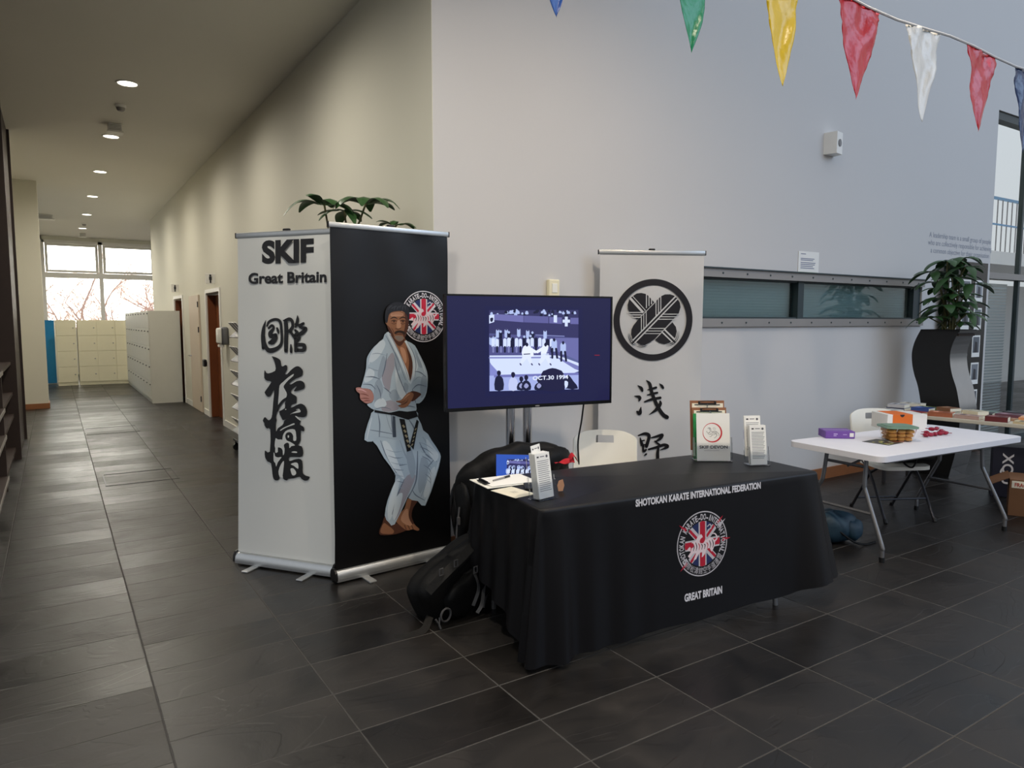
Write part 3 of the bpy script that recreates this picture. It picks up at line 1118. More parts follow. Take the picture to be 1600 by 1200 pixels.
def rollup(name, label, pl_, pr_, fabric, top=2.25, width=None, taper=0.03, lean=0.0):
    """banner whose base front runs from pl_ to pr_ (left to right as seen)"""
    a, b = Vector(pl_), Vector(pr_)
    d = (b - a)
    w = width or d.length
    rz = math.atan2(d.y, d.x)
    ydir = Vector((-math.sin(rz), math.cos(rz)))
    mid = (a + b) / 2 + ydir * 0.04
    r = empty(name, (mid.x, mid.y, 0), rz)
    tag(r, label, 'banner')
    # cassette: rounded aluminium section
    prof = [(-0.04, 0.012), (-0.042, 0.035), (-0.036, 0.06), (-0.022, 0.078), (0.0, 0.084), (0.024, 0.078), (0.038, 0.06), (0.042, 0.035), (0.04, 0.012)]
    MB().prism(prof, lambda u, v, q: (-w / 2 + 0.012 + q, u, v), w - 0.024).span((-w / 2 + 0.02, -0.043, 0.028), (w / 2 - 0.02, -0.041, 0.033)).build('cassette', M_alu, r, True, 0.5)
    for s in (-1, 1):
        pr2 = [(u * 1.06, 0.008 + v * 1.03) for u, v in prof]
        MB().prism(pr2, lambda u, v, q: (s * (w / 2 - 0.012) + (q if s > 0 else -q), u, v), 0.014).build('end_cap', M_black, r)
    for s in (-0.27, 0.27):
        MB().box((s * w, -0.03, 0.006), (0.05, 0.24, 0.012), bev=0.004).build('foot', M_alu, r)
    MB().cyl((0, 0.03, 0.07), (0, 0.03 + lean * top, top - 0.01), 0.011, 12).build('pole', M_alu, r, True)
    rr = random.Random(len(name) + int(top * 100) + int(w * 1000))
    ph = [rr.uniform(0, 6) for _ in range(4)]

    def fab(u, v):
        z = 0.075 + v * (top - 0.03 - 0.075)
        x = (u - 0.5) * (w - 0.024) * (1 - taper * v)
        edge = abs(u - 0.5) * 2
        curl = 0.012 * max(0, edge - 0.8) / 0.2 * (1 - v) * v * 4 * 0.3
        dent = 0.0045 * max(0, v - 0.6) / 0.4 * math.sin(13 * u + 2 * v + ph[2]) * (1 - max(0, v - 0.9) * 8) + 0.006 * max(0, v - 0.86) / 0.14 * (1 - (v - 0.86) / 0.14 * 0.8) * (math.sin(9 * u + ph[0]) + math.sin(17 * u + ph[1]) * 0.6)
        return (x, -0.012 + curl + dent * (1 if v < 0.995 else 0) + 0.0035 + lean * z, z)
    MB().grid(fab, 40, 60, 0.0006).build('fabric_panel', fabric, r, True, 1.2, fix=False)
    wt = w * (1 - taper)
    MB().box((0, -0.005 + lean * top, top - 0.015), (wt, 0.022, 0.034), bev=0.006).build('top_rail', M_alu, r, True)
    MB().box((0.0, 0.01 + lean * top, top + 0.008), (0.05, 0.025, 0.02), bev=0.006).build('pole_clip', M_black, r)
    for s in (-1, 1):
        MB().box((s * wt / 2, -0.005 + lean * top, top - 0.015), (0.006, 0.026, 0.036), bev=0.002).build('rail_end', M_black, r)
    W = wmat(r)
    n = W.to_3x3() @ Vector((0, 1, -lean)).normalized()
    p0 = W @ Vector((0, -0.0092 + lean, 1.0))
    Wi = W.inverted()

    def to2(x, y):
        q = Wi @ on_plane(x, y, p0, n)
        return (q.x, q.z)
    return r, to2


def banner_place(u, v, h):
    return (u, -0.0138 - h * 1.0, v)


LEAN = 0.042


def lean_place(u, v, h):
    return (u, -0.0138 - h * 1.0 + LEAN * v, v)


INK = rgb(38, 38, 40)
WHT = rgb(230, 231, 227)

# --- white banner with the big club lettering
white_banner, to2 = rollup('rollup_banner', 'white roll-up banner with bold club name and brush calligraphy, left face of the pair', (0.952, 4.985), (1.432, 4.345), M_wfab, 2.235, None, 0.012, 0.042)
P = Print(to2)


def rect(to2_, x0, y0, x1, y1):
    a = to2_(x0, y1)
    b = to2_(x1, y0)
    return (a[0], a[1], b[0], b[1])


P.text('SKIF', rect(to2, 410, 372, 491, 413), INK, 0.05)
P.text('Great Britain', rect(to2, 389, 423, 511, 444), INK, 0.034)
P.build('club_lettering', M_ppl, white_banner, lean_place)
P = Print(to2)


def A(x, y): return (400 + x / 9.23, 480 + y / 9.23)
def Bc(x, y): return (400 + x / 10.91, 550 + y / 10.91)
def Cc(x, y): return (400 + x / 10.0, 640 + y / 10.0)


def brush(tf, pts, w, sc, c=INK, **k):
    P.stroke([tf(*p) for p in pts], [q / sc for q in w] if isinstance(w, (list, tuple)) else w / sc, c, **k)


def area(tf, pts, c=INK, sm=4):
    P.poly([tf(*p) for p in pts], c, sm)


# first sign (box shape with inner figure, then the standing part)
brush(A, [(148, 190), (120, 300), (108, 430), (112, 590)], [8, 48, 60, 44], 9.23)
brush(A, [(165, 270), (200, 205), (290, 175), (355, 210), (375, 330), (378, 500), (330, 580), (230, 625), (170, 605), (135, 520), (125, 420)], [24, 36, 40, 40, 40, 42, 52, 70, 60, 40, 30], 9.23)
brush(A, [(190, 300), (235, 262), (262, 300), (215, 370), (230, 420), (285, 400)], [30, 34, 36, 60, 66, 50], 9.23)
brush(A, [(290, 400), (290, 450), (240, 500), (205, 510)], [50, 60, 80, 50], 9.23)
brush(A, [(310, 300), (325, 340), (332, 372)], [24, 38, 24], 9.23)
brush(A, [(405, 190), (435, 215), (445, 350), (440, 500), (440, 630)], [20, 56, 60, 60, 54], 9.23)
brush(A, [(430, 190), (490, 172), (530, 205), (535, 280), (490, 340), (450, 350)], [40, 50, 44, 44, 44, 30], 9.23)
brush(A, [(500, 345), (530, 390), (580, 460)], [40, 40, 44], 9.23)
brush(A, [(605, 120), (607, 180), (590, 260)], [10, 44, 40], 9.23)
brush(A, [(590, 250), (640, 260), (690, 235)], [30, 44, 40], 9.23)
brush(A, [(640, 280), (680, 300), (725, 310), (670, 370), (610, 400)], [40, 50, 50, 60, 50], 9.23)
brush(A, [(570, 330), (600, 370), (560, 420)], [30, 50, 50], 9.23)
brush(A, [(575, 240), (580, 290)], [26, 20], 9.23)
brush(A, [(600, 400), (630, 440), (600, 480)], [30, 46, 50], 9.23)
brush(A, [(575, 440), (580, 520), (580, 630)], [40, 50, 44], 9.23)
brush(A, [(580, 540), (690, 545), (705, 590), (680, 620), (600, 618)], [50, 56, 60, 50, 50], 9.23)
brush(A, [(510, 540), (515, 600), (515, 645)], [18, 40, 36], 9.23)
# second sign
area(Bc, [(280, 80), (300, 75), (380, 105), (430, 150), (443, 235), (475, 240), (510, 220), (540, 240), (540, 300), (500, 370), (540, 375), (600, 310), (680, 250), (740, 245), (800, 300), (808, 360), (780, 410), (690, 450), (600, 510), (575, 550), (620, 545), (700, 495), (780, 490), (830, 530), (842, 590), (810, 630), (720, 660), (650, 665), (712, 575), (640, 620), (600, 680), (640, 720), (700, 760), (700, 830), (690, 875), (610, 900), (605, 945), (660, 925), (740, 885), (800, 885), (860, 940), (882, 1020), (860, 1090), (800, 1112), (690, 1095), (680, 1115), (740, 1150), (765, 1200), (480, 1200), (535, 1135), (470, 1160), (440, 1110), (405, 1020), (500, 955), (500, 870), (525, 820), (440, 890), (370, 1020), (350, 1110), (350, 1200), (140, 1200), (140, 1130), (170, 1110), (215, 1160), (260, 1140), (285, 1060), (300, 880), (318, 640), (260, 740), (210, 762), (160, 700), (170, 660), (270, 510), (200, 490), (150, 440), (155, 310), (180, 345), (215, 365), (335, 320), (340, 230), (310, 130)], sm=2)
for q in ([(525, 770), (440, 850), (385, 930), (400, 700), (412, 570), (470, 510), (560, 430), (650, 372), (640, 410), (560, 480), (500, 550), (480, 600), (530, 690)],):
    area(Bc, q, WHT, 2)
brush(Bc, [(535, 785), (470, 830), (400, 920), (365, 1000)], [36, 40, 44, 40], 10.91)
area(Bc, [(620, 1060), (610, 1040), (680, 985), (745, 968), (750, 1000), (725, 1030), (650, 1035)], WHT, 3)
area(Bc, [(505, 975), (520, 965), (527, 980), (515, 992)], WHT, 2)
# third and fourth signs
area(Cc, [(135, 140), (155, 125), (190, 160), (230, 160), (262, 100), (270, 0), (340, 0), (322, 90), (320, 340), (350, 290), (420, 240), (450, 190), (490, 140), (430, 165), (405, 120), (370, 40), (420, 5), (700, 0), (800, 10), (790, 90), (740, 118), (640, 105), (690, 170), (695, 235), (750, 265), (765, 315), (745, 340), (708, 330), (705, 480), (665, 555), (720, 570), (745, 640), (740, 710), (690, 740), (530, 738), (530, 800), (600, 780), (680, 765), (730, 800), (738, 900), (740, 990), (790, 1030), (850, 1050), (820, 1095), (770, 1108), (720, 1080), (690, 1045), (600, 1070), (510, 1080), (490, 1105), (440, 1085), (425, 1030), (445, 890), (400, 870), (360, 960), (375, 1050), (360, 1095), (320, 1105), (285, 1080), (265, 1000), (245, 840), (190, 810), (150, 740), (145, 650), (160, 640), (225, 655), (232, 310), (180, 295), (140, 240)], sm=2)
for q in ([(385, 320), (440, 280), (520, 245), (600, 210), (608, 232), (520, 262), (440, 300), (395, 328)],
          [(420, 470), (430, 400), (470, 335), (540, 305), (615, 310), (635, 390), (635, 480), (590, 480), (590, 410), (560, 360), (520, 350), (480, 370), (465, 420), (490, 480), (540, 500), (615, 550), (600, 562), (560, 570), (530, 600), (525, 530), (490, 515), (450, 540), (445, 570), (455, 610), (450, 680), (430, 710), (425, 640), (400, 600), (350, 590), (350, 660), (310, 670), (310, 600), (300, 560), (315, 445), (350, 465), (410, 465)],
          [(285, 670), (300, 690), (310, 730), (360, 745), (410, 740), (350, 820), (325, 890), (310, 830), (285, 800)],
          [(400, 850), (445, 800), (440, 900), (425, 1030), (432, 1060), (380, 1050), (360, 960)],
          [(560, 665), (600, 648), (645, 655), (645, 675)], [(550, 850), (610, 825), (655, 830), (670, 870), (665, 925), (600, 875)],
          [(548, 920), (590, 915), (630, 960), (635, 1000), (610, 1025), (575, 1020), (555, 970)],
          [(505, 400), (525, 405), (522, 435), (505, 435)],
          [(545, 80), (560, 60), (640, 20), (690, 0), (700, 40), (570, 60)], [(622, 105), (640, 100), (710, 150), (690, 165)]):
    area(Cc, q, WHT, 2)
P.build('calligraphy', M_ppl, white_banner, lean_place)

# --- black banner with the printed karate figure and the round emblem
black_banner, to2 = rollup('rollup_banner', 'black roll-up banner printed with a person in a white karate suit and a round emblem', (1.412, 4.236), (2.297, 4.312), M_bfab, 2.25)
P = Print(to2)

E_RED, E_BLUE, E_WHITE, E_BLK = rgb(196, 36, 62), rgb(42, 52, 96), rgb(214, 210, 214), rgb(18, 17, 19)


def emblem(P, c, R, spikes=False):
    """round club emblem: union flag, striped tiger figure and ring lettering"""
    P.disc(c, R, E_WHITE)
    P.disc(c, R * 0.965, E_BLK)
    ri = R * 0.70

    def clip(x, y, m=ri):
        d = math.hypot(x, y)
        k = min(1.0, m / d) if d > 0 else 1
        return (c[0] + x * k, c[1] + y * k)

    def bar(ang, w, color, r0=0.0, r1=ri, off=0.0):
        ca, sa = math.cos(ang), math.sin(ang)
        q = []
        for (l, t) in ((r0, -w + off), (r1 * 0.97, -w + off), (r1, off), (r1 * 0.97, w + off), (r0, w + off)):
            q.append((c[0] + ca * l - sa * t, c[1] + sa * l + ca * t))
        P.uvpoly(q, color)
    for k in range(4):
        for s in (0.18, -0.18):
            a = math.pi / 4 + k * math.pi / 2 + s * 2.0
            q = [(0, 0)] + [(ri * 0.98 * math.cos(a + t), ri * 0.98 * math.sin(a + t)) for t in (-0.2, -0.1, 0, 0.1, 0.2)]
            if math.sin(a) ** 2 > 0.42:
                P.uvpoly([(c[0] + x, c[1] + y) for x, y in q], E_BLUE)
    for k in range(4):
        a = math.pi / 4 + k * math.pi / 2
        bar(a, R * 0.105, E_WHITE, R * 0.1)
        bar(a, R * 0.045, E_RED, R * 0.25, ri, R * 0.03)
    for a in (0, math.pi / 2, math.pi, -math.pi / 2):
        bar(a, R * 0.155, E_WHITE)
    for a in (0, math.pi / 2, math.pi, -math.pi / 2):
        bar(a, R * 0.105, E_RED)
    if spikes:
        for a, col_ in ((0.03, E_RED), (-2.45, E_RED), (0.62, E_WHITE), (0.75, E_RED), (2.5, E_RED)):
            ca, sa = math.cos(a), math.sin(a)
            P.uvpoly([(c[0] + ca * R * 0.8 - sa * R * 0.06, c[1] + sa * R * 0.8 + ca * R * 0.06), (c[0] + ca * R * 0.8 + sa * R * 0.06, c[1] + sa * R * 0.8 - ca * R * 0.06), (c[0] + ca * R * 1.14, c[1] + sa * R * 1.14)], col_)
    # striding striped tiger figure
    t2 = P.to2
    P.to2 = lambda x, y: (c[0] + x * R, c[1] + y * R)
    body = [(-0.62, -0.12), (-0.5, -0.02), (-0.42, 0.1), (-0.28, 0.12), (-0.2, 0.24), (-0.05, 0.3), (0.02, 0.18), (0.15, 0.1), (0.3, 0.16), (0.42, 0.1), (0.5, -0.02), (0.46, -0.16), (0.36, -0.3), (0.28, -0.18), (0.16, -0.2), (0.08, -0.34), (-0.04, -0.42), (-0.02, -0.26), (-0.16, -0.3), (-0.26, -0.44), (-0.36, -0.44), (-0.26, -0.26), (-0.4, -0.26), (-0.5, -0.36), (-0.58, -0.3), (-0.46, -0.18)]
    P.poly(body, rgb(226, 205, 208), 2)
    for k in range(9):
        x = -0.5 + k * 0.11
        P.stroke([(x, 0.03 + 0.05 * math.sin(k)), (x + 0.05, -0.06), (x + 0.02, -0.18)], [0.02, 0.032, 0.015], E_BLK if k % 3 else E_RED, 3, cap=False)
    P.stroke([(0.46, 0.0), (0.58, 0.1), (0.5, 0.24), (0.38, 0.26)], [0.06, 0.05, 0.04, 0.02], rgb(226, 205, 208), 4, cap=False)
    P.stroke([(0.18, 0.5), (0.3, 0.56), (0.34, 0.44), (0.22, 0.4), (0.16, 0.3)], 0.035, E_WHITE, 4, cap=False)
    P.poly([(-0.1, 0.14), (0.02, 0.2), (0.1, 0.12), (0.02, 0.02), (-0.1, 0.04)], E_RED, 3)
    P.poly([(-0.52, 0.0), (-0.42, 0.08), (-0.34, 0.0), (-0.42, -0.08)], E_RED, 3)
    P.to2 = t2
    P.arc_text('SHOTOKAN KARATE-DO-INTERNATIONAL', c, R * 0.83, R * 0.19, math.pi / 2 + 0.1, 0.134, E_WHITE, False, 0.03, 0.9)
    P.arc_text('国際松濤館空手道連盟', c, R * 0.83, R * 0.2, -math.pi / 2, 0.21, E_WHITE, True, 0.0, 0.9)


def K5(x, y): return (540 + x / 5.717, 440 + y / 5.714)
def K4(x, y): return (360 + x / 3.636, 600 + y / 3.636)


cU = to2(662.4, 494.6)
eR = (to2(662, 455)[1] - to2(662, 535)[1]) / 2
emblem(P, (cU[0] - 0.004, cU[1]), eR)
P.build('emblem', M_ppl, black_banner, banner_place)
P = Print(to2, base=2.6e-3)

GI, GI2, GIS, GISH, GIL = rgb(166, 182, 194), rgb(146, 160, 173), rgb(104, 116, 132), rgb(152, 150, 160), rgb(194, 205, 212)
SK, SKD, SKL, SKP = rgb(142, 98, 72), rgb(82, 52, 41), rgb(182, 136, 108), rgb(172, 122, 112)


def kp(tf, pts, c, sm=3):
    P.poly([tf(*p) for p in pts], c, sm)


def ks(tf, pts, w, c, n=4):
    sc = 5.717 if tf is K5 else 3.636
    P.stroke([tf(*p) for p in pts], [q / sc for q in w] if isinstance(w, (list, tuple)) else w / sc, c, n, cap=False)


# feet
kp(K4, [(875, 752), (900, 785), (950, 792), (1000, 822), (978, 838), (920, 855), (852, 856), (843, 832), (860, 790)], SKD)
kp(K4, [(868, 790), (890, 800), (925, 830), (915, 850), (860, 848), (850, 830)], SK)
kp(K4, [(1003, 652), (1035, 650), (1062, 660), (1036, 700), (1026, 750), (1042, 795), (1070, 822), (1060, 832), (1032, 824), (1000, 830), (960, 802), (934, 772), (945, 742), (985, 708)], SK)
kp(K4, [(1030, 655), (1062, 660), (1036, 700), (1026, 750), (1040, 790), (1025, 790), (1010, 740), (1020, 690)], SKD)
kp(K4, [(985, 720), (1005, 710), (1010, 760), (1030, 800), (1000, 800), (965, 770)], SKL)
for x in (985, 1005, 1025):
    ks(K4, [(x, 800), (x + 12, 826)], 4, SKD)
# trousers
kp(K4, [(980, 300), (1092, 262), (1140, 320), (1187, 392), (1189, 432), (1166, 520), (1104, 690), (1062, 664), (1008, 646), (1048, 560), (1060, 470), (1030, 370)], GI, 2)
kp(K4, [(800, 312), (850, 290), (1000, 300), (1040, 360), (1060, 470), (1050, 560), (1004, 642), (930, 796), (898, 786), (874, 746), (890, 660), (916, 590), (936, 516), (870, 420), (830, 350)], GI, 2)
kp(K4, [(1000, 520), (1050, 520), (1000, 640), (935, 770), (925, 700), (960, 600)], GISH, 3)
kp(K4, [(930, 560), (960, 540), (940, 640), (915, 750), (895, 770), (892, 690)], GIL, 3)
for pts, w, c in (([(870, 330), (910, 420), (950, 500), (985, 540)], [4, 9, 8, 3], GI2), ([(850, 320), (880, 400), (940, 505)], [3, 7, 4], GIS),
                  ([(960, 320), (1000, 420), (1050, 480)], [4, 10, 5], GI2), ([(1060, 380), (1058, 480), (1048, 560), (1008, 645)], [4, 9, 8, 4], GIS),
                  ([(1090, 300), (1130, 360), (1180, 400)], [3, 8, 4], GI2), ([(1070, 330), (1110, 400), (1170, 440)], [3, 8, 3], GIS),
                  ([(1160, 420), (1110, 480), (1070, 520)], [3, 7, 3], GIS), ([(1150, 500), (1110, 560), (1080, 640)], [3, 9, 3], GI2),
                  ([(1180, 440), (1150, 540), (1105, 670)], [4, 8, 4], GIL), ([(985, 540), (950, 620), (915, 740)], [3, 7, 3], GIS),
                  ([(1030, 600), (1050, 630), (1100, 660)], [3, 6, 3], GIS), ([(900, 440), (950, 460), (1000, 455)], [2, 6, 2], GIS)):
    ks(K4, pts, w, c)
for q_, c_ in (([(860, 330), (900, 340), (960, 470), (985, 540), (940, 500), (890, 420)], GIL), ([(1000, 330), (1030, 380), (1050, 470), (1030, 540), (1000, 440)], GI2),
               ([(1110, 310), (1150, 360), (1180, 400), (1160, 440), (1120, 380)], GIL), ([(1080, 420), (1120, 440), (1110, 540), (1075, 620), (1062, 560)], GI2),
               ([(940, 640), (975, 620), (960, 700), (930, 770), (920, 740)], GIL), ([(1130, 500), (1160, 470), (1150, 540), (1110, 640), (1095, 620)], GIL)):
    kp(K4, q_, c_)
for k in range(9):
    ks(K4, [(1070 + 5 * k, 330 + 26 * k), (1110 + 3 * k, 345 + 27 * k), (1150 - 2 * k, 372 + 28 * k)], [2, 4, 1], GIS if k % 2 else GI2)
for k in range(7):
    ks(K4, [(880 + 12 * k, 370 + 36 * k), (930 + 7 * k, 385 + 34 * k), (975 + 2 * k, 380 + 36 * k)], [1, 4, 1], GIS if k % 2 else GI2)
# jacket skirt
kp(K4, [(815, 148), (790, 190), (770, 250), (758, 316), (800, 326), (850, 298), (930, 312), (980, 308), (1050, 300), (1092, 264), (1062, 190), (1050, 152), (920, 168)], GI, 2)
for pts, w, c in (([(835, 165), (845, 230), (842, 300)], [3, 7, 4], GIS), ([(880, 170), (900, 240), (930, 300)], [3, 6, 3], GI2), ([(790, 260), (850, 270), (930, 285)], [3, 5, 3], GIS),
                  ([(910, 175), (915, 230), (920, 300)], [4, 8, 4], GIS), ([(1010, 200), (1040, 250), (1050, 298)], [4, 8, 3], GIS), ([(800, 190), (785, 250), (772, 312)], [4, 8, 4], GIL)):
    ks(K4, pts, w, c)
# jacket body
kp(K5, [(365, 450), (330, 510), (250, 580), (205, 640), (183, 690), (178, 770), (160, 850), (140, 920), (132, 948), (165, 952), (215, 962), (242, 1000), (246, 1050), (225, 1082), (186, 1092), (205, 1118), (250, 1145), (320, 1165), (400, 1167), (470, 1152), (520, 1157), (610, 1162), (629, 1130), (622, 1088), (652, 1086), (690, 1050), (718, 985), (728, 880), (720, 800), (690, 720), (650, 640), (612, 570), (560, 538), (525, 525)], GI, 2)
kp(K5, [(400, 640), (430, 660), (436, 740), (405, 850), (385, 975), (345, 945), (318, 860), (330, 760)], GISH, 3)
kp(K5, [(260, 900), (300, 870), (330, 960), (300, 1050), (260, 1100), (245, 1000)], GI2, 3)
kp(K5, [(440, 780), (500, 900), (540, 1010), (500, 1050), (450, 960)], GIL, 3)
kp(K5, [(330, 1080), (420, 1060), (470, 1130), (400, 1160), (320, 1150)], GISH, 3)
# chest and neck
kp(K5, [(385, 470), (520, 500), (530, 550), (570, 640), (592, 720), (590, 810), (568, 892), (545, 815), (500, 705), (455, 600), (410, 525)], SK, 2)
kp(K5, [(400, 480), (520, 505), (500, 560), (470, 575), (440, 545)], SKD, 3)
kp(K5, [(535, 580), (575, 660), (592, 730), (588, 800), (568, 890), (555, 800), (560, 700)], SKD, 3)
kp(K5, [(480, 590), (520, 600), (540, 680), (530, 730), (505, 680)], SKL, 3)
for q_, c_ in (([(250, 590), (320, 520), (350, 560), (300, 660), (230, 720), (205, 690)], GIL), ([(196, 780), (250, 800), (240, 860), (180, 900), (160, 880)], GIL),
               ([(330, 660), (350, 720), (310, 860), (280, 840), (300, 740)], GI2), ([(440, 620), (480, 740), (470, 800), (430, 740)], GI2),
               ([(610, 600), (650, 670), (680, 760), (650, 760), (625, 680)], GI2), ([(680, 840), (722, 860), (712, 980), (670, 1040), (660, 940)], GI2),
               ([(380, 1000), (440, 960), (470, 1040), (420, 1070)], GI2), ([(620, 690), (640, 760), (620, 800), (608, 760)], GIL),
               ([(270, 1060), (330, 1040), (360, 1100), (300, 1130), (250, 1110)], GIL), ([(520, 900), (556, 930), (540, 990), (510, 960)], GI2)):
    kp(K5, q_, c_)
# lapels and folds
for pts, w, c in (([(368, 452), (420, 550), (490, 700), (540, 820), (566, 905)], [22, 30, 28, 26, 12], GIL), ([(352, 480), (405, 580), (470, 720), (530, 880)], [3, 7, 7, 3], GIS),
                  ([(384, 470), (430, 548), (500, 700), (560, 880)], [3, 5, 5, 3], GIS), ([(528, 528), (580, 620), (606, 720), (600, 830), (572, 915)], [20, 24, 24, 22, 10], GIL),
                  ([(545, 540), (600, 640), (622, 740), (612, 840)], [3, 6, 6, 3], GIS), ([(430, 680), (455, 800), (500, 920), (540, 1010)], [3, 9, 8, 3], GIS),
                  ([(365, 640), (345, 760), (320, 850)], [4, 10, 4], GIS), ([(190, 760), (260, 790), (330, 800)], [3, 9, 3], GI2), ([(170, 850), (240, 850), (300, 870)], [3, 10, 4], GIS),
                  ([(215, 650), (280, 640), (360, 660)], [3, 7, 3], GI2), ([(150, 915), (220, 920), (262, 960)], [4, 8, 4], GIS), ([(270, 920), (300, 980), (310, 1050)], [3, 8, 3], GIS),
                  ([(330, 940), (370, 970), (400, 1000)], [2, 9, 2], GIS), ([(610, 800), (660, 810), (712, 850)], [3, 9, 3], GIS), ([(600, 890), (650, 850), (716, 890)], [3, 8, 3], GI2),
                  ([(590, 960), (640, 920), (715, 935)], [3, 9, 3], GIS), ([(640, 650), (680, 740), (706, 820)], [5, 9, 5], GIL), ([(620, 1080), (600, 1000), (590, 960)], [5, 9, 5], GIS),
                  ([(250, 600), (220, 660), (200, 740)], [5, 12, 6], GIL), ([(480, 1130), (550, 1110), (615, 1120)], [3, 8, 3], GIS), ([(250, 1140), (330, 1120), (400, 1140)], [3, 6, 3], GIS)):
    ks(K5, pts, w, c)
# hands
kp(K5, [(570, 985), (610, 978), (668, 1000), (645, 1030), (592, 1068), (555, 1045)], SKD, 3)
kp(K5, [(440, 1068), (490, 1055), (528, 1012), (566, 985), (602, 1005), (582, 1060), (545, 1112), (500, 1126), (462, 1106), (492, 1090)], SK, 3)
for pts in ([(445, 1070), (495, 1076), (530, 1060)], [(465, 1104), (510, 1095), (550, 1070)], [(490, 1090), (530, 1078), (555, 1050)]):
    ks(K5, pts, [3, 6, 3], SKD)
ks(K5, [(510, 1050), (545, 1015), (570, 1000)], [4, 12, 6], SKL)
kp(K5, [(85, 950), (120, 943), (150, 952), (200, 958), (236, 990), (245, 1042), (226, 1076), (182, 1086), (150, 1070), (124, 1045), (120, 1000), (96, 982)], SKP, 3)
for pts in ([(120, 1000), (165, 1005), (200, 1020)], [(126, 1042), (170, 1040), (205, 1045)], [(150, 1068), (180, 1062), (215, 1062)]):
    ks(K5, pts, [4, 9, 4], rgb(120, 66, 60))
ks(K5, [(98, 960), (140, 965), (180, 985)], [4, 12, 5], rgb(210, 160, 160))
# belt
kp(K4, [(815, 146), (920, 166), (1050, 150), (1062, 184), (1004, 202), (930, 178), (815, 160)], rgb(16, 16, 18), 0)
kp(K4, [(955, 195), (986, 200), (1022, 376), (1000, 384)], rgb(18, 18, 20), 0)
kp(K4, [(1054, 200), (1066, 212), (1036, 372), (1014, 344)], rgb(18, 18, 20), 0)
kp(K4, [(916, 180), (932, 184), (938, 300), (920, 302)], rgb(60, 70, 84), 0)
for i in range(5):
    ks(K4, [(974 + i * 7.5, 232 + i * 28), (985 + i * 7.5, 246 + i * 28)], 11, rgb(150, 140, 112))
    ks(K4, [(1052 - i * 5, 250 + i * 22), (1044 - i * 5, 262 + i * 22)], 6, rgb(150, 140, 112))
# head
kp(K5, [(350, 330), (358, 300), (400, 268), (455, 262), (512, 268), (546, 300), (557, 345), (553, 402), (540, 452), (524, 496), (500, 526), (468, 536), (430, 508), (400, 468), (374, 428), (362, 384), (350, 372)], SK, 2)
kp(K5, [(520, 280), (546, 300), (557, 345), (553, 402), (540, 452), (520, 500), (505, 470), (520, 420), (528, 350)], SKD, 3)
kp(K5, [(366, 390), (400, 430), (430, 500), (400, 470), (374, 428)], SKD, 3)
kp(K5, [(400, 285), (460, 275), (505, 285), (500, 308), (450, 312), (400, 310)], SKL, 3)
kp(K5, [(455, 350), (480, 350), (488, 400), (470, 418), (448, 408)], SKL, 3)
for x in (425, 505):
    ks(K5, [(x - 7, 358), (x + 7, 358)], 10, rgb(22, 16, 14))
    ks(K5, [(x - 32, 332), (x, 318), (x + 30, 330)], [5, 11, 5], rgb(44, 32, 28))
    ks(K5, [(x - 26, 352), (x, 346), (x + 24, 354)], [4, 9, 4], rgb(40, 28, 24))
    ks(K5, [(x - 24, 370), (x, 378), (x + 22, 370)], [3, 6, 3], SKD)
ks(K5, [(435, 418), (462, 424), (490, 414)], [4, 8, 4], SKD)
kp(K5, [(430, 452), (460, 436), (505, 440), (528, 460), (520, 470), (470, 456), (436, 470)], rgb(50, 38, 34), 3)
ks(K5, [(440, 472), (478, 468), (512, 474)], [3, 7, 3], rgb(70, 40, 36))
kp(K5, [(430, 490), (460, 482), (500, 488), (512, 505), (490, 528), (455, 524)], rgb(128, 116, 108), 3)
ks(K5, [(400, 410), (418, 440), (424, 470)], [2, 6, 2], SKD)
ks(K5, [(408, 292), (450, 286), (500, 292)], 4, SK)
kp(K5, [(343, 330), (346, 280), (360, 235), (388, 205), (432, 184), (482, 184), (526, 205), (556, 240), (563, 290), (560, 345), (550, 342), (543, 306), (520, 276), (495, 262), (450, 264), (402, 274), (378, 302), (370, 350), (360, 372), (350, 362)], rgb(38, 38, 42), 2)
for k in range(7):
    ks(K5, [(372 + k * 26, 250 - 10 * math.sin(2 * k)), (392 + k * 22, 228 - 6 * math.cos(3 * k)), (412 + k * 20, 216 + 5 * math.sin(k))], [2, 9, 3], rgb(62, 63, 68))
P.build('printed_figure', M_ppl, black_banner, banner_place)

# --- third banner: white with the feather crest
q0, q1 = Vector((3.563, 4.292)), Vector((4.337, 3.913))
crest_banner, to2 = rollup('rollup_banner', 'white roll-up banner with a black feather crest in a ring, behind the black table', q0, q1, M_wfab_shade, 2.2, taper=0.0)
P = Print(to2)


def C3(x, y): return (950 + x / 8.571, 430 + y / 8.571)


cc = to2(*C3(604, 600))
ro = (to2(*C3(604, 55))[1] - to2(*C3(604, 1148))[1]) / 2
CI = rgb(34, 32, 36)
P.disc(cc, ro, CI, ro * 0.845, 96)
BG = rgb(204, 204, 204)  # same shade-darkened white as the crest banner's vinyl


def c3(pts, c=CI, sm=0):
    P.poly([C3(*p) for p in pts], c, sm)


def l3(a, b, w, c=BG):
    P.stroke([C3(*a), C3(*b)], w / 8.571, c, cap=False)


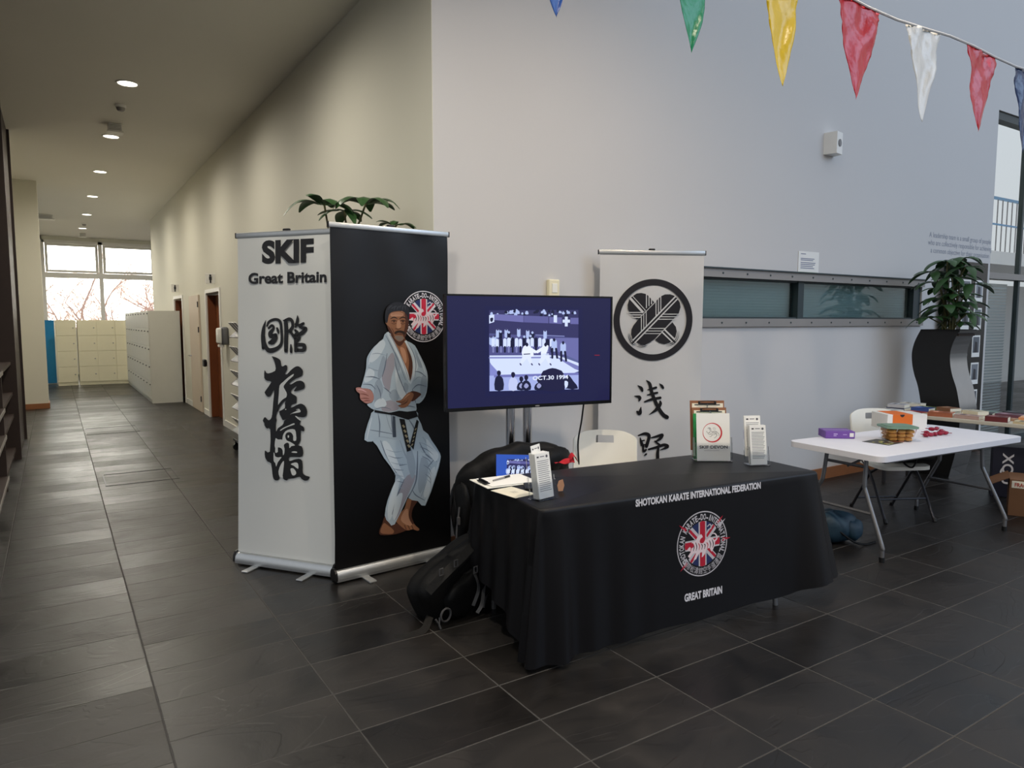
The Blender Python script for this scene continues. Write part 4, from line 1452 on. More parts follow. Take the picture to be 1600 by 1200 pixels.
# back feather (upper left to lower right)
c3([(330, 280), (380, 245), (440, 238), (500, 250), (530, 270), (600, 345), (620, 370), (440, 560), (385, 590), (345, 560), (290, 510), (265, 450), (262, 390), (285, 320)])
c3([(860, 630), (905, 690), (918, 750), (900, 830), (870, 870), (820, 905), (750, 925), (680, 905), (628, 866), (740, 750)])
l3((300, 290), (480, 490), 62)
l3((315, 290), (485, 480), 22, CI)
for k in range(3):
    y0 = 500 + k * 32
    l3((250 + k * 34, y0), (470 - k * 20, y0), 13)
    x0 = 512 + k * 34
    l3((x0, 240 + k * 30), (x0, 440 - k * 26), 13)
l3((728, 735), (905, 905), 66)
l3((738, 745), (900, 905), 26, CI)
# front feather (lower left to upper right)
c3([(415, 575), (625, 360), (710, 280), (760, 258), (830, 256), (885, 275), (930, 320), (960, 370), (968, 430), (945, 510), (860, 600), (640, 840), (560, 900), (500, 930), (440, 928), (380, 895), (330, 860), (310, 790), (312, 730), (340, 670)])
l3((420, 572), (640, 350), 9)
l3((640, 845), (862, 610), 9)
l3((318, 915), (915, 300), 58)
l3((320, 912), (915, 302), 24, CI)
for k in range(3):
    x0 = 640 + k * 32
    l3((x0, 330 - k * 25), (x0, 545 - k * 36), 11)
    y0 = 522 + k * 34
    l3((955 - k * 25, y0), (735 - k * 36, y0), 11)
for k in range(3):
    x0 = 508 - k * 32
    l3((x0, 480 + k * 40), (x0, 700 + k * 32), 10)
    y0 = 712 + k * 35
    l3((540 - k * 30, y0), (760 - k * 30, y0), 10)
for (cx_, cy_, a0, a1) in ((440, 790, 1.95, 3.25), (440, 790, 1.0, 1.95), (775, 780, -0.2, 1.6)):
    for rr_ in (170, 150):
        pts = [C3(cx_ + rr_ * math.cos(a0 + (a1 - a0) * k / 10), cy_ + rr_ * math.sin(a0 + (a1 - a0) * k / 10)) for k in range(11)]
        P.stroke(pts, [0.2 + 0.9 * math.sin(math.pi * k / 10) for k in range(11)], CI, 2, cap=False)

P.build('crest', M_ppl, crest_banner, banner_place)
P = Print(to2)


def J3(x, y): return (980 + x / 8.571, 580 + y / 8.571)


def js(pts, w):
    P.stroke([J3(*p) for p in pts], [q / 8.571 for q in w], rgb(22, 20, 22), 5)


js([(140, 190), (185, 225), (200, 262)], [8, 40, 30])
js([(98, 332), (160, 345), (165, 375), (150, 405)], [10, 42, 36, 6])
js([(182, 480), (165, 560), (130, 540)], [10, 56, 24])
js([(255, 122), (300, 170), (330, 290), (400, 460), (470, 570), (530, 615)], [10, 42, 44, 48, 50, 54])
js([(270, 250), (330, 235), (385, 218)], [10, 30, 30])
js([(268, 318), (340, 300), (400, 288)], [14, 32, 28])
js([(232, 408), (330, 375), (440, 355)], [20, 36, 36])
js([(440, 405), (440, 440), (390, 510), (295, 580)], [26, 44, 44, 8])
js([(430, 165), (460, 195), (478, 222)], [8, 34, 30])
js([(145, 860), (235, 835), (290, 860), (275, 940), (255, 1005)], [14, 40, 44, 44, 44])
js([(170, 890), (190, 960), (215, 1010)], [12, 40, 30])
js([(175, 935), (225, 925)], [18, 20])
js([(185, 990), (250, 980)], [18, 20])
js([(205, 1000), (220, 1070), (250, 1050)], [20, 34, 24])
js([(225, 1130), (250, 1110), (262, 1100)], [10, 26, 8])
js([(320, 890), (400, 870), (470, 850), (440, 900), (390, 935)], [16, 34, 36, 40, 24])
js([(370, 935), (430, 985)], [20, 30])
js([(285, 1045), (400, 1015), (490, 985), (540, 1010), (440, 1055)], [24, 36, 40, 40, 10])
js([(415, 1030), (405, 1100), (405, 1200), (380, 1260)], [30, 42, 42, 20])
js([(140, 1250), (200, 1240), (300, 1225)], [20, 30, 20])
P.build('calligraphy', M_ppl, crest_banner, banner_place)

# ------------------------------------------------------------------ television on its stand
tl, tr_ = Vector((2.046, 3.95)), Vector((3.257, 3.78))
dtv = tr_ - tl
rz = math.atan2(dtv.y, dtv.x)
mid = (tl + tr_) / 2
tv = empty('television', (mid.x, mid.y, 1.08), rz)
tag(tv, 'large flat television showing a black and white karate match, between the banners', 'television')
TW, TH = dtv.length, 0.74
m = MB()
m.span((-TW / 2, 0.006, 0), (TW / 2, 0.045, TH), bev=0.004)
m.span((-TW * 0.3, 0.045, 0.12), (TW * 0.3, 0.08, 0.5), bev=0.01)
m.build('housing', M_black, tv)
m = MB()
b = 0.012
m.span((-TW / 2, -0.004, TH - b), (TW / 2, 0.008, TH)).span((-TW / 2, -0.004, 0), (TW / 2, 0.008, 0.022)).span((-TW / 2, -0.004, 0.022), (-TW / 2 + b, 0.008, TH - b)).span((TW / 2 - b, -0.004, 0.022), (TW / 2, 0.008, TH - b))
m.build('bezel', M_blackm, tv)
MB().box((0.03, -0.006, 0.01), (0.03, 0.003, 0.008)).build('maker_badge', M_frame, tv)
Wt = wmat(tv)
Wti = Wt.inverted()
ntv = Wt.to_3x3() @ Vector((0, 1, 0))
ptv = Wt @ Vector((0, 0.003, 0))


def to2tv(x, y):
    q = Wti @ on_plane(x, y, ptv, ntv)
    return (q.x, q.z)


def V(x, y): return (760 + x / 8.573, 475 + y / 8.573)


def video(P, tf, k=1.0, detail=True):
    """the old filmed match: balcony, spectators, mat, two fighters, heads in front, date"""
    def c(r, g, b): return rgb(min(255, r * k), min(255, g * k), min(255, b * k))
    def pl(pts, cc_, sm=0): P.poly([tf(*p) for p in pts], cc_, sm)
    def st_(pts, w, cc_): P.stroke([tf(*p) for p in pts], w / 8.573, cc_, 3)
    L, W_, D, MID, NV = c(172, 188, 232), c(206, 218, 250), c(26, 29, 58), c(88, 96, 146), c(44, 46, 88)
    pl([(36, 85), (1232, 80), (1232, 1140), (40, 1168)], MID)
    pl([(36, 85), (1232, 80), (1232, 455), (36, 395)], c(52, 52, 96))
    rv_ = random.Random(3)
    for i in range(46):
        x, y = rv_.uniform(45, 1225), rv_.uniform(88, 150)
        s = rv_.uniform(10, 24)
        pl([(x - s, y + s), (x - s * 0.6, y - s * 0.7), (x + s * 0.5, y - s * 0.8), (x + s, y + s)], L if rv_.random() < 0.55 else D, 2)
    pl([(105, 135), (495, 155), (495, 245), (105, 215)], c(108, 108, 168))
    pl([(500, 155), (830, 168), (830, 258), (500, 245)], c(92, 92, 150))
    pl([(840, 175), (1010, 180), (1010, 268), (840, 258)], c(100, 100, 160))
    pl([(1125, 185), (1232, 185), (1232, 270), (1125, 268)], c(100, 100, 160))
    pl([(900, 150), (945, 150), (945, 250), (900, 245)], W_)
    pl([(36, 150), (104, 140), (104, 240), (36, 262)], W_)
    pl([(50, 190), (90, 185), (80, 235), (55, 235)], D, 2)
    pl([(1050, 170), (1088, 170), (1088, 210), (1118, 210), (1118, 250), (1088, 250), (1088, 300), (1050, 300), (1050, 250), (1020, 250), (1020, 210), (1050, 210)], W_)
    pl([(36, 400), (1232, 455), (1232, 700), (36, 690)], c(78, 80, 134))
    pl([(900, 455), (1232, 455), (1232, 760), (960, 640)], c(104, 106, 164))
    st_([(660, 415), (1040, 432)], 14, c(120, 126, 180))
    for (x, y, wh) in ((150, 340, 1), (190, 370, 0), (265, 340, 1), (300, 380, 0), (432, 330, 1), (552, 350, 1), (615, 385, 0), (590, 430, 0), (785, 355, 1), (330, 470, 0), (505, 440, 0), (110, 430, 1), (60, 440, 1)):
        st_([(x, y + 15), (x, y + 90)], 46, L if wh else D)
        pl([(x - 16, y), (x, y - 20), (x + 16, y), (x, y + 18)], c(60, 60, 100) if wh else L, 3)
    for i in range(16):
        x = 90 + i * 52
        st_([(x, 480 + 10 * math.sin(i)), (x, 560)], 46, W_ if i % 3 != 2 else D)
        st_([(x, 575), (x, 640)], 26, D if i % 2 else c(120, 124, 176))
    pl([(40, 690), (840, 685), (960, 690), (1232, 790), (1232, 900), (1100, 950), (150, 960), (45, 780)], W_)
    st_([(40, 720), (500, 718), (860, 716)], 20, c(126, 132, 190))
    pl([(930, 712), (975, 720), (1232, 830), (1232, 890), (1180, 870)], c(120, 124, 184))
    pl([(45, 790), (150, 905), (140, 960), (45, 1010)], c(128, 134, 200))
    pl([(40, 960), (1232, 930), (1232, 1140), (40, 1168)], c(160, 172, 226))
    pl([(100, 950), (1232, 920), (1232, 950), (100, 985)], c(112, 116, 180))
    for (x, flip) in ((540, 1), (790, -1)):
        pl([(x - 45, 570), (x + 40, 560), (x + 50 * flip + 40, 700), (x - 60, 690)], c(226, 234, 255), 3)
        pl([(x - 50, 680), (x + 50, 680), (x + 72, 800), (x + 40, 800), (x, 730), (x - 60, 800), (x - 95, 800)], c(216, 226, 255), 0)
        pl([(x - 20, 545), (x, 515), (x + 22, 545), (x, 572)], D, 3)
        st_([(x + 30 * flip, 590), (x + 110 * flip, 640)], 40, c(226, 234, 255))
        st_([(x - 40, 672), (x + 40, 668)], 12, D if flip > 0 else W_)
        for dx_ in (-90, 62):
            st_([(x + dx_, 800), (x + dx_ + 10, 815)], 18, c(70, 70, 110))
    for (x, h0) in ((905, 480), (1025, 520)):
        st_([(x, h0 + 30), (x, h0 + 120)], 76, L)
        st_([(x - 25, h0 + 120), (x - 25, h0 + 240)], 28, D)
        st_([(x + 25, h0 + 120), (x + 40, h0 + 240)], 28, D)
        pl([(x - 18, h0), (x, h0 - 25), (x + 18, h0), (x, h0 + 25)], D, 3)
    pl([(735, 930), (790, 885), (880, 857), (970, 880), (1030, 930), (1045, 1145), (730, 1150)], c(30, 30, 64), 2)
    for (x, y, wh) in ((165, 920, 0), (355, 940, 1), (465, 1000, 0), (530, 980, 0), (700, 1010, 0)):
        pl([(x - 55, 1150), (x - 50, y + 75), (x, y + 40), (x + 55, y + 80), (x + 60, 1148)], c(190, 198, 236) if wh else D, 2)
        pl([(x - 26, y + 12), (x - 18, y - 24), (x + 14, y - 26), (x + 28, y + 10), (x, y + 50)], c(26, 26, 54), 3)
        if not wh and x > 400:
            pl([(x - 30, 1100), (x, 1060), (x + 34, 1095), (x, 1130)], c(150, 154, 200), 3)
    pl([(1060, 1130), (1050, 1010), (1095, 950), (1160, 1030), (1225, 1130)], D, 2)
    pl([(1045, 1030), (1090, 1045), (1080, 1110), (1050, 1120)], W_, 2)
    if detail:
        a = P.to2(*tf(618, 1022))
        d = P.to2(*tf(1092, 948))
        P.text('OCT.30 1994', (a[0], a[1], d[0], d[1]), c(226, 234, 255), 0.02)


P = Print(to2tv, 2e-5, 1e-4)
P.uvpoly([(-TW / 2 + b, 0.022), (TW / 2 - b, 0.022), (TW / 2 - b, TH - b), (-TW / 2 + b, TH - b)], rgb(30, 31, 68))
P.poly([(757, 478), (910, 480), (909, 612), (758, 620)], rgb(28, 30, 70))
video(P, V)
P.stroke([(929, 555), (936, 555)], 1.3, rgb(130, 30, 50))
P.build('screen', M_screen, tv, lambda u, v, h: (u, 0.003 - h, v))

st = empty('television_stand', (2.69, 4.03, 0), rz)
tag(st, 'television stand with two chrome poles below the screen', 'stand')
for x in (-0.075, 0.055):
    MB().cyl((x, 0.06, 0.02), (x, 0.06, 1.5), 0.032, 20).build('pole', M_chrome, st, True)
MB().box((0, 0.06, 0.016), (0.62, 0.34, 0.03), bev=0.008).build('base_plate', M_black, st)
MB().box((0, -0.01, 1.42), (0.5, 0.11, 0.3), bev=0.006).build('bracket', M_black, st)

m = MB()
ca = [Vector((3.08, 3.86, 1.10)), Vector((3.09, 3.9, 0.95)), Vector((3.085, 3.93, 0.8)), Vector((3.1, 3.94, 0.65)), Vector((3.12, 3.95, 0.4)), Vector((3.05, 3.98, 0.06)), Vector((2.8, 4.1, 0.012))]
m.tube(smooth_pts(ca, 6), 0.006, 6)
tag(m.build('power_cable', M_black, None, True), 'thin black cable hanging below the right half of the television', 'cable')

# ------------------------------------------------------------------ black table and its cloth
def at_depth(x, y, dep):
    d = ray(x, y)
    return Vector((0, 0, CAM_H)) + d * dep


BT = Vector((2.855, 2.96, 0))
BR = math.radians(-5.5)
HL, HWD, ZT = 0.947, 0.381, 0.765

tb = empty('folding_table', BT, BR)
tag(tb, 'folding table hidden under the black printed cloth', 'table')
MB().box((0, 0, ZT - 0.026), (2 * HL - 0.02, 2 * HWD - 0.02, 0.044), bev=0.012).build('tabletop', M_tplastic, tb)
for sx in (-1, 1):
    for sy in (-1, 1):
        m = MB()
        m.tube([(sx * (HL - 0.14), sy * 0.2, ZT - 0.05), (sx * (HL - 0.13), sy * 0.22, 0.45), (sx * (HL - 0.11 if sx < 0 else HL - 0.3), sy * 0.345, 0.12), (sx * (HL - 0.11 if sx < 0 else HL - 0.3), sy * 0.355, 0.0)], 0.015, 10)
        m.build('leg', M_legs, tb, True)
    MB().tube([(sx * (HL - 0.135), -0.215, 0.5), (sx * (HL - 0.135), 0.215, 0.5)], 0.011, 8).build('crossbar', M_legs, tb, True)


def perim():
    """loop round the table edge: (x, y, outward normal, side parameter)"""
    out = []
    rc = 0.03
    cs = [(-HL + rc, -HWD + rc, math.pi), (HL - rc, -HWD + rc, 1.5 * math.pi), (HL - rc, HWD - rc, 0), (-HL + rc, HWD - rc, 0.5 * math.pi)]
    n = [60, 26, 50, 26]
    for i in range(4):
        cx_, cy_, a0 = cs[i]
        for k in range(9):
            a = a0 + k / 8 * math.pi / 2
            out.append((cx_ + rc * math.cos(a), cy_ + rc * math.sin(a), math.cos(a), math.sin(a)))
        nx, ny, _ = cs[(i + 1) % 4]
        a = a0 + math.pi / 2
        p = (cx_ + rc * math.cos(a), cy_ + rc * math.sin(a))
        q = (nx + rc * math.cos(a), ny + rc * math.sin(a))
        for k in range(1, n[i]):
            t = k / n[i]
            out.append((p[0] + (q[0] - p[0]) * t, p[1] + (q[1] - p[1]) * t, math.cos(a), math.sin(a)))
    return out


def lerp(a, b, t):
    t = max(0.0, min(1.0, t))
    return a + (b - a) * t


def cfold(x, y):
    """hem height, flare and fold amplitude at a point of the edge"""
    fx_, fy_ = (x + HL) / (2 * HL), (y + HWD) / (2 * HWD)
    dFL = math.hypot(x + HL, y + HWD)
    dFR = math.hypot(x - HL, y + HWD)
    dBL = math.hypot(x + HL, y - HWD)
    front = y < -HWD + 0.005
    if front:
        hem = lerp(0.03, 0.085, fx_) + 0.006 * math.sin(fx_ * 21)
        if fx_ > 0.93:
            hem += (fx_ - 0.93) * 0.5
    elif x < -HL + 0.005:
        hem = lerp(0.05, 0.27, fy_ * 1.1)
    elif x > HL - 0.005:
        hem = lerp(0.12, 0.30, fy_)
    else:
        hem = 0.48
    e1, e2, e3 = math.exp(-(dFL / 0.19) ** 2), math.exp(-(dFR / 0.16) ** 2), math.exp(-(dBL / 0.1) ** 2)
    hem = hem * (1 - e1) + 0.02 * e1
    hem = hem * (1 - e2) + 0.13 * e2
    flare = 0.028 + 0.03 * e1 + 0.11 * e2 + 0.0 * e3
    amp = 0.026 * e1 + 0.014 * e2 + (0.014 if not front else 0) + 0.010 * max(0, 0.2 - abs(fx_ - 0.18)) / 0.2 + 0.008 * max(0, fx_ - 0.84) / 0.16
    return hem, flare, amp


def cloth_pt(x, y, nx, ny, t, s):
    hem, fl, amp = cfold(x, y)
    r0 = 0.018
    if t <= 0:
        return Vector((x - nx * r0, y - ny * r0, ZT + 0.003))
    if t < 0.06:
        a = t / 0.06 * math.pi / 2
        return Vector((x - nx * r0 + nx * r0 * math.sin(a), y - ny * r0 + ny * r0 * math.sin(a), ZT + 0.003 - r0 + r0 * math.cos(a)))
    q = (t - 0.06) / 0.94
    z = (ZT - 0.015) + (hem - ZT + 0.015) * q
    o = (0.028 * (ZT - 0.015 - z) / 0.69 if ny < -0.99 else 0.028 * q) + (fl - 0.028) * q ** 1.1 + amp * math.sin(s * 34 + 0.8 * math.sin(s * 5)) * q ** 0.6
    return Vector((x + nx * o, y + ny * o, z))


pp = perim()
NP = len(pp)
ts = [0, 0.02, 0.04, 0.06] + [0.06 + 0.94 * k / 26 for k in range(1, 27)]
slen = [0.0]
for i in range(1, NP):
    slen.append(slen[-1] + math.hypot(pp[i][0] - pp[i - 1][0], pp[i][1] - pp[i - 1][1]) + (0.012 if abs(pp[i][2] * pp[i][3]) > 0.01 else 0))
m = MB()
vs_ = [cloth_pt(*pp[i], t, slen[i]) for t in ts for i in range(NP)]
fs = [(j * NP + i, j * NP + (i + 1) % NP, (j + 1) * NP + (i + 1) % NP, (j + 1) * NP + i) for j in range(len(ts) - 1) for i in range(NP)]
# flat top with a few soft creases
cidx = len(vs_)
vs_.append(Vector((0, 0, ZT + 0.003)))
fs += [(cidx, i, (i + 1) % NP) for i in range(NP)]
m.add(vs_, fs)
cl = empty('table_cloth', BT, BR)
tag(cl, 'black printed cloth with white lettering and emblem draped over the front table', 'tablecloth')
m.build('fabric', M_cloth, cl, True, 1.4)


def cloth_front(u, v):
    x = u
    fx_ = (x + HL) / (2 * HL)
    # arc position of this x along the front edge
    i0 = 8
    s = slen[i0] + (x - pp[i0][0])
    hem, fl, amp = cfold(x, -HWD)
    q = (ZT - 0.015 - v) / (ZT - 0.015 - hem)
    o = 0.028 * (ZT - 0.015 - v) / 0.69
    return -HWD - o


Wc = wmat(cl)
Wci = Wc.inverted()
nc = Wc.to_3x3() @ Vector((0, 1, 0))
pc = Wc @ Vector((0, -HWD - 0.012, 0))


def to2c(x, y):
    q = Wci @ on_plane(x, y, pc, nc)
    return (q.x, q.z)


P = Print(to2c, 3e-5, 1.5e-3)
GL = rgb(212, 210, 214)
a, d = to2c(995, 792), to2c(1191, 752)
zc = (a[1] + d[1]) / 2
hh_ = abs(to2c(995, 781)[1] - to2c(995, 792)[1]) / 2
zc = to2c(1093, 773)[1]
P.text('SHOTOKAN KARATE INTERNATIONAL FEDERATION', (a[0], zc - hh_ * 1.05, d[0], zc + hh_ * 1.08), GL, 0.045)
cpl = lambda u, v, h: (u, cloth_front(u, v) - h, v)
P.build('title_lettering', M_ppl, cl, cpl)
P = Print(to2c, 3e-5, 1.5e-3)
ce = to2c(1097.5, 849.3)
re = (to2c(1097.5, 799.5)[1] - to2c(1097.5, 899)[1]) / 2
k_ = (E_RED, E_BLUE, E_WHITE)
E_RED, E_BLUE, E_WHITE = rgb(176, 30, 52), rgb(36, 46, 88), rgb(190, 186, 190)
emblem(P, ce, re, True)
a, d = to2c(1067, 939), to2c(1126, 914)
zc = to2c(1096, 927)[1]
P.build('emblem', M_ppl, cl, cpl)
P = Print(to2c, 3e-5, 1.5e-3)
P.text('GREAT BRITAIN', (a[0], zc - 0.021, d[0], zc + 0.022), GL, 0.045)
P.build('country_lettering', M_ppl, cl, cpl)

# ------------------------------------------------------------------ folding chairs


def folding_chair(loc, rz, label, plastic):
    r = empty('folding_chair', loc, rz)
    tag(r, label, 'chair', 'white plastic folding chairs')
    out = smooth_pts([(-0.2, -0.19), (0.0, -0.215), (0.2, -0.19), (0.215, 0.0), (0.19, 0.17), (0.0, 0.2), (-0.19, 0.17), (-0.215, 0.0)], 5, True)
    m = MB()
    m.prism([tuple(p) for p in out], lambda u, v, d: (u, v, 0.425 + d + 0.012 * (v + 0.2) * 0 - 0.02 * max(0, -v - 0.15)), 0.03)
    m.build('seat', plastic, r, True, 0.6)
    # backrest: curved rounded sheet with a hand slot near the top
    def half_w(v):
        top = max(0.0, (v - 0.80) / 0.075)
        bot = max(0.0, (0.565 - v) / 0.03)
        return 0.222 - 0.075 * top ** 2.6 - 0.03 * bot ** 2
    nu_, nv_ = 28, 26
    bm_ = bmesh.new()
    rows = []
    for j in range(nv_ + 1):
        v = 0.54 + 0.335 * j / nv_
        hw_ = half_w(v)
        rows.append([bm_.verts.new((hw_ * (2 * i / nu_ - 1), 0.27 + (v - 0.54) * 0.2 - 0.9 * (hw_ * (2 * i / nu_ - 1)) ** 2, v - 0.012 * abs(2 * i / nu_ - 1) ** 3 * max(0, (v - 0.8) / 0.075))) for i in range(nu_ + 1)])
    for j in range(nv_):
        for i in range(nu_):
            if 10 <= i < 18 and 19 <= j < 23:
                continue
            bm_.faces.new((rows[j][i], rows[j][i + 1], rows[j + 1][i + 1], rows[j + 1][i]))
    bm_.normal_update()
    bmesh.ops.solidify(bm_, geom=bm_.faces[:], thickness=0.014)
    me_ = bpy.data.meshes.new('backrest')
    bm_.to_mesh(me_)
    bm_.free()
    me_.materials.append(plastic)
    me_.polygons.foreach_set('use_smooth', [True] * len(me_.polygons))
    me_.set_sharp_from_angle(angle=0.8)
    ob_ = bpy.data.objects.new('backrest', me_)
    col.objects.link(ob_)
    ob_.parent = r
    for s in (-1, 1):
        MB().tube(smooth_pts([(s * 0.215, -0.26, 0.0), (s * 0.212, -0.02, 0.36), (s * 0.2, 0.25, 0.55), (s * 0.19, 0.315, 0.78)], 4), 0.0115, 8).build('front_leg', M_dlegs, r, True)
        MB().tube([(s * 0.19, 0.27, 0.0), (s * 0.188, 0.02, 0.36), (s * 0.185, -0.08, 0.42)], 0.0115, 8).build('rear_leg', M_dlegs, r, True)
        MB().cyl((s * 0.215, -0.262, 0.0), (s * 0.215, -0.25, 0.03), 0.016, 8).build('front_foot', M_black, r)
        MB().cyl((s * 0.19, 0.272, 0.0), (s * 0.19, 0.26, 0.03), 0.016, 8).build('rear_foot', M_black, r)
    MB().tube([(-0.19, 0.2, 0.1), (0.19, 0.2, 0.1)], 0.009, 8).build('rear_crossbar', M_dlegs, r, True)
    MB().tube([(-0.214, -0.15, 0.17), (0.214, -0.15, 0.17)], 0.009, 8).build('front_crossbar', M_dlegs, r, True)
    return r


ch1 = folding_chair((3.085, 3.62, 0), math.radians(-38), 'white folding chair behind the black table, slotted backrest showing', M_plastic)
ch2 = folding_chair((5.97, 3.27, 0), math.radians(-27), 'white folding chair tucked under the far side of the white table', M_plastic)

# ------------------------------------------------------------------ things on and around the black table
ZC = ZT + 0.004


def frame_px(a, b, c, z):
    """frame of a flat rectangle from three pixel corners a-b (x side), b-c (y side)"""
    A_, B_, C_ = at(*a, z), at(*b, z), at(*c, z)
    ex = B_ - A_
    return (A_ + C_) / 2, math.atan2(ex.y, ex.x), ex.length, (C_ - B_).length


c, rz, w, h = frame_px((734, 749), (763, 763), (834, 752), ZC + 0.01)
r = empty('clipboard', (c.x + 0.02, c.y, ZC), rz)
tag(r, 'pale clipboard lying at the left end of the black table', 'clipboard')
h = 0.32
MB().box((0, 0, 0.003), (0.235, h, 0.005), bev=0.002).build('board', M_plastic, r)
m = MB()
m.box((0.0, 0.012, 0.0068), (0.21, h - 0.04, 0.0024)).box((0.004, 0.008, 0.0092), (0.21, h - 0.04, 0.0024), rz=0.02)
m.build('papers', M_paper, r)
m = MB()
m.box((0, -h / 2 + 0.03, 0.013), (0.11, 0.03, 0.006), bev=0.002).tube([(-0.05, -h / 2 + 0.03, 0.02), (0.05, -h / 2 + 0.03, 0.02)], 0.006, 8)
m.build('clip', M_black, r, True)
pe = at(783, 747, ZC + 0.018)
r2 = empty('pen', (pe.x, pe.y, ZC + 0.017), rz + math.radians(115))
tag(r2, 'black and clear pen lying on the pale clipboard', 'pen')
MB().cyl((-0.07, 0, 0), (0.03, 0, 0), 0.0045, 8).build('barrel', M_frame, r2, True)
MB().cyl((0.03, 0, 0), (0.075, 0, 0), 0.006, 8).build('cap', M_black, r2, True)

c, rz, w, h = frame_px((767, 767), (806, 779), (838, 772), ZC)
r = empty('cream_sheet', (c.x, c.y, ZC), rz)
tag(r, 'cream paper sheet in front of the pale clipboard', 'paper')
MB().box((0, 0, 0.001), (min(w, 0.24), min(h, 0.24), 0.0016)).build('sheet', M_cpaper, r)
pn = Print(None)
for i in range(3):
    pn.uvpoly([(-0.02 + i * 0.004, -0.01 + i * 0.012), (0.02, -0.01 + i * 0.012), (0.02, -0.006 + i * 0.012), (-0.02, -0.006 + i * 0.012)], rgb(170, 166, 150))
pn.build('printing', M_ppl, r, lambda u, v, h_: (u, v, 0.0018 + h_))
pe = at(829, 761, ZC)
r = empty('phone', (pe.x, pe.y, ZC), math.radians(-30))
tag(r, 'black slab phone between the cream sheet and the leaflet holder', 'phone')
MB().box((0, 0, 0.0045), (0.07, 0.14, 0.008), bev=0.003).build('housing', M_black, r)
MB().box((0, 0, 0.0089), (0.064, 0.132, 0.0008)).build('screen', M_blackm, r)


def leaflet_holder(pl_, pr_, z, w, h, d, label, tilt=-0.16):
    a_, b_ = at(*pl_, z), at(*pr_, z)
    ex = b_ - a_
    rz_ = math.atan2(ex.y, ex.x)
    mid_ = (a_ + b_) / 2
    yd = Vector((-math.sin(rz_), math.cos(rz_), 0))
    r_ = empty('leaflet_holder', (mid_.x + yd.x * d / 2, mid_.y + yd.y * d / 2, z), rz_)
    tag(r_, label, 'leaflet holder')
    t = 0.0025
    MB().box((0, 0, t / 2), (w + 0.01, d, t)).build('base', M_acryl, r_)
    MB().box((0, d / 2 - 0.01 + math.sin(-tilt) * h * 0.45 * 0.5, h * 0.46), (w + 0.01, t, h * 0.9), rx=tilt).build('back_panel', M_acryl, r_)
    MB().box((0, -d / 2 + 0.006 + math.sin(-tilt) * h * 0.2, h * 0.21), (w + 0.01, t, h * 0.4), rx=tilt).build('front_panel', M_acryl, r_)
    for s in (-1, 1):
        MB().box((s * (w / 2 + 0.004), 0.002 + math.sin(-tilt) * h * 0.2, h * 0.25), (t, d * 0.75, h * 0.46), rx=tilt).build('side_panel', M_acryl, r_)
    return r_, d


def leaf(name, holder, off, w, h, z0, label, cat, material=None, group=None, tilt=-0.16, th=0.0018, dx_=0.0, rzz=0.0):
    """upright sheet inside a holder; off = distance behind the front panel"""
    W_ = wmat(holder)
    p = W_ @ Vector((dx_, off, z0))
    r_ = empty(name, p, holder.rotation_euler.z + rzz)
    tag(r_, label, cat, group)
    r_.rotation_euler.x = 0
    o_ = MB()
    o_.box((0, -math.sin(tilt) * h / 2, math.cos(tilt) * h / 2), (w, th, h), rx=tilt)
    o_.build('sheet', material or M_paper, r_)
    return r_


def on_leaf(u, v, h_, tilt=-0.16, th=0.0018):
    return (u, -math.sin(tilt) * v - (th / 2 + 0.0002 + h_) * math.cos(tilt), math.cos(tilt) * v - (th / 2 + 0.0002) * math.sin(-tilt) * 0)


def small_print(P, w, h, rows):
    c_ = rgb(120, 120, 124)
    P.uvpoly([(-w * 0.38, h * 0.9), (-w * 0.24, h * 0.9), (-w * 0.24, h * 0.935), (-w * 0.38, h * 0.935)], rgb(60, 60, 64))
    P.uvpoly([(-w * 0.16, h * 0.91), (w * 0.14, h * 0.91), (w * 0.14, h * 0.93), (-w * 0.16, h * 0.93)], c_)
    P.disc((w * 0.3, h * 0.915), w * 0.07, rgb(90, 90, 96))
    for i in range(rows):
        y = h * (0.82 - 0.7 * i / rows)
        x1 = w * (0.4 - 0.12 * ((i * 7) % 3) / 3)
        P.uvpoly([(-w * 0.4, y), (x1, y), (x1, y + h * 0.012), (-w * 0.4, y + h * 0.012)], c_, i == 0)


h1, d1 = leaflet_holder((843, 785), (874, 777), ZC, 0.115, 0.23, 0.09, 'clear leaflet holder nearest the camera, on the left of the black table')
for k in range(7):
    lf = leaf('leaflet', h1, -0.024 + k * 0.006, 0.105, 0.225 - 0.002 * (k % 2), 0.006, 'white folded leaflet in the front stack of the nearest leaflet holder', 'leaflet', None, 'leaflets in the near holder', th=0.004)
    if k == 0:
        P = Print(None)
        small_print(P, 0.105, 0.225, 16)
        P.build('printing', M_ppl, lf, lambda u, v, h_: on_leaf(u, v, h_, th=0.004))
lf = leaf('leaflet', h1, 0.024, 0.1, 0.225, 0.04, 'single tall leaflet sticking up behind the stack in the nearest holder', 'leaflet', dx_=0.012, rzz=0.3)
P = Print(None)
small_print(P, 0.1, 0.225, 8)
P.build('printing', M_ppl, lf, on_leaf)
q = at(876, 768, ZC)
r = empty('brown_tag', (q.x, q.y, ZC + 0.002), math.radians(-20))
tag(r, 'small tan paper tag propped against the nearest leaflet holder', 'tag')
MB().prism([(-0.012, 0), (0.012, 0.0), (0.02, 0.03), (0.012, 0.062), (-0.01, 0.055), (-0.018, 0.03)], lambda u, v, d: (u, d, v), 0.003).build('card', mat('tan_paper', rgb(196, 146, 112), 0.7), r)

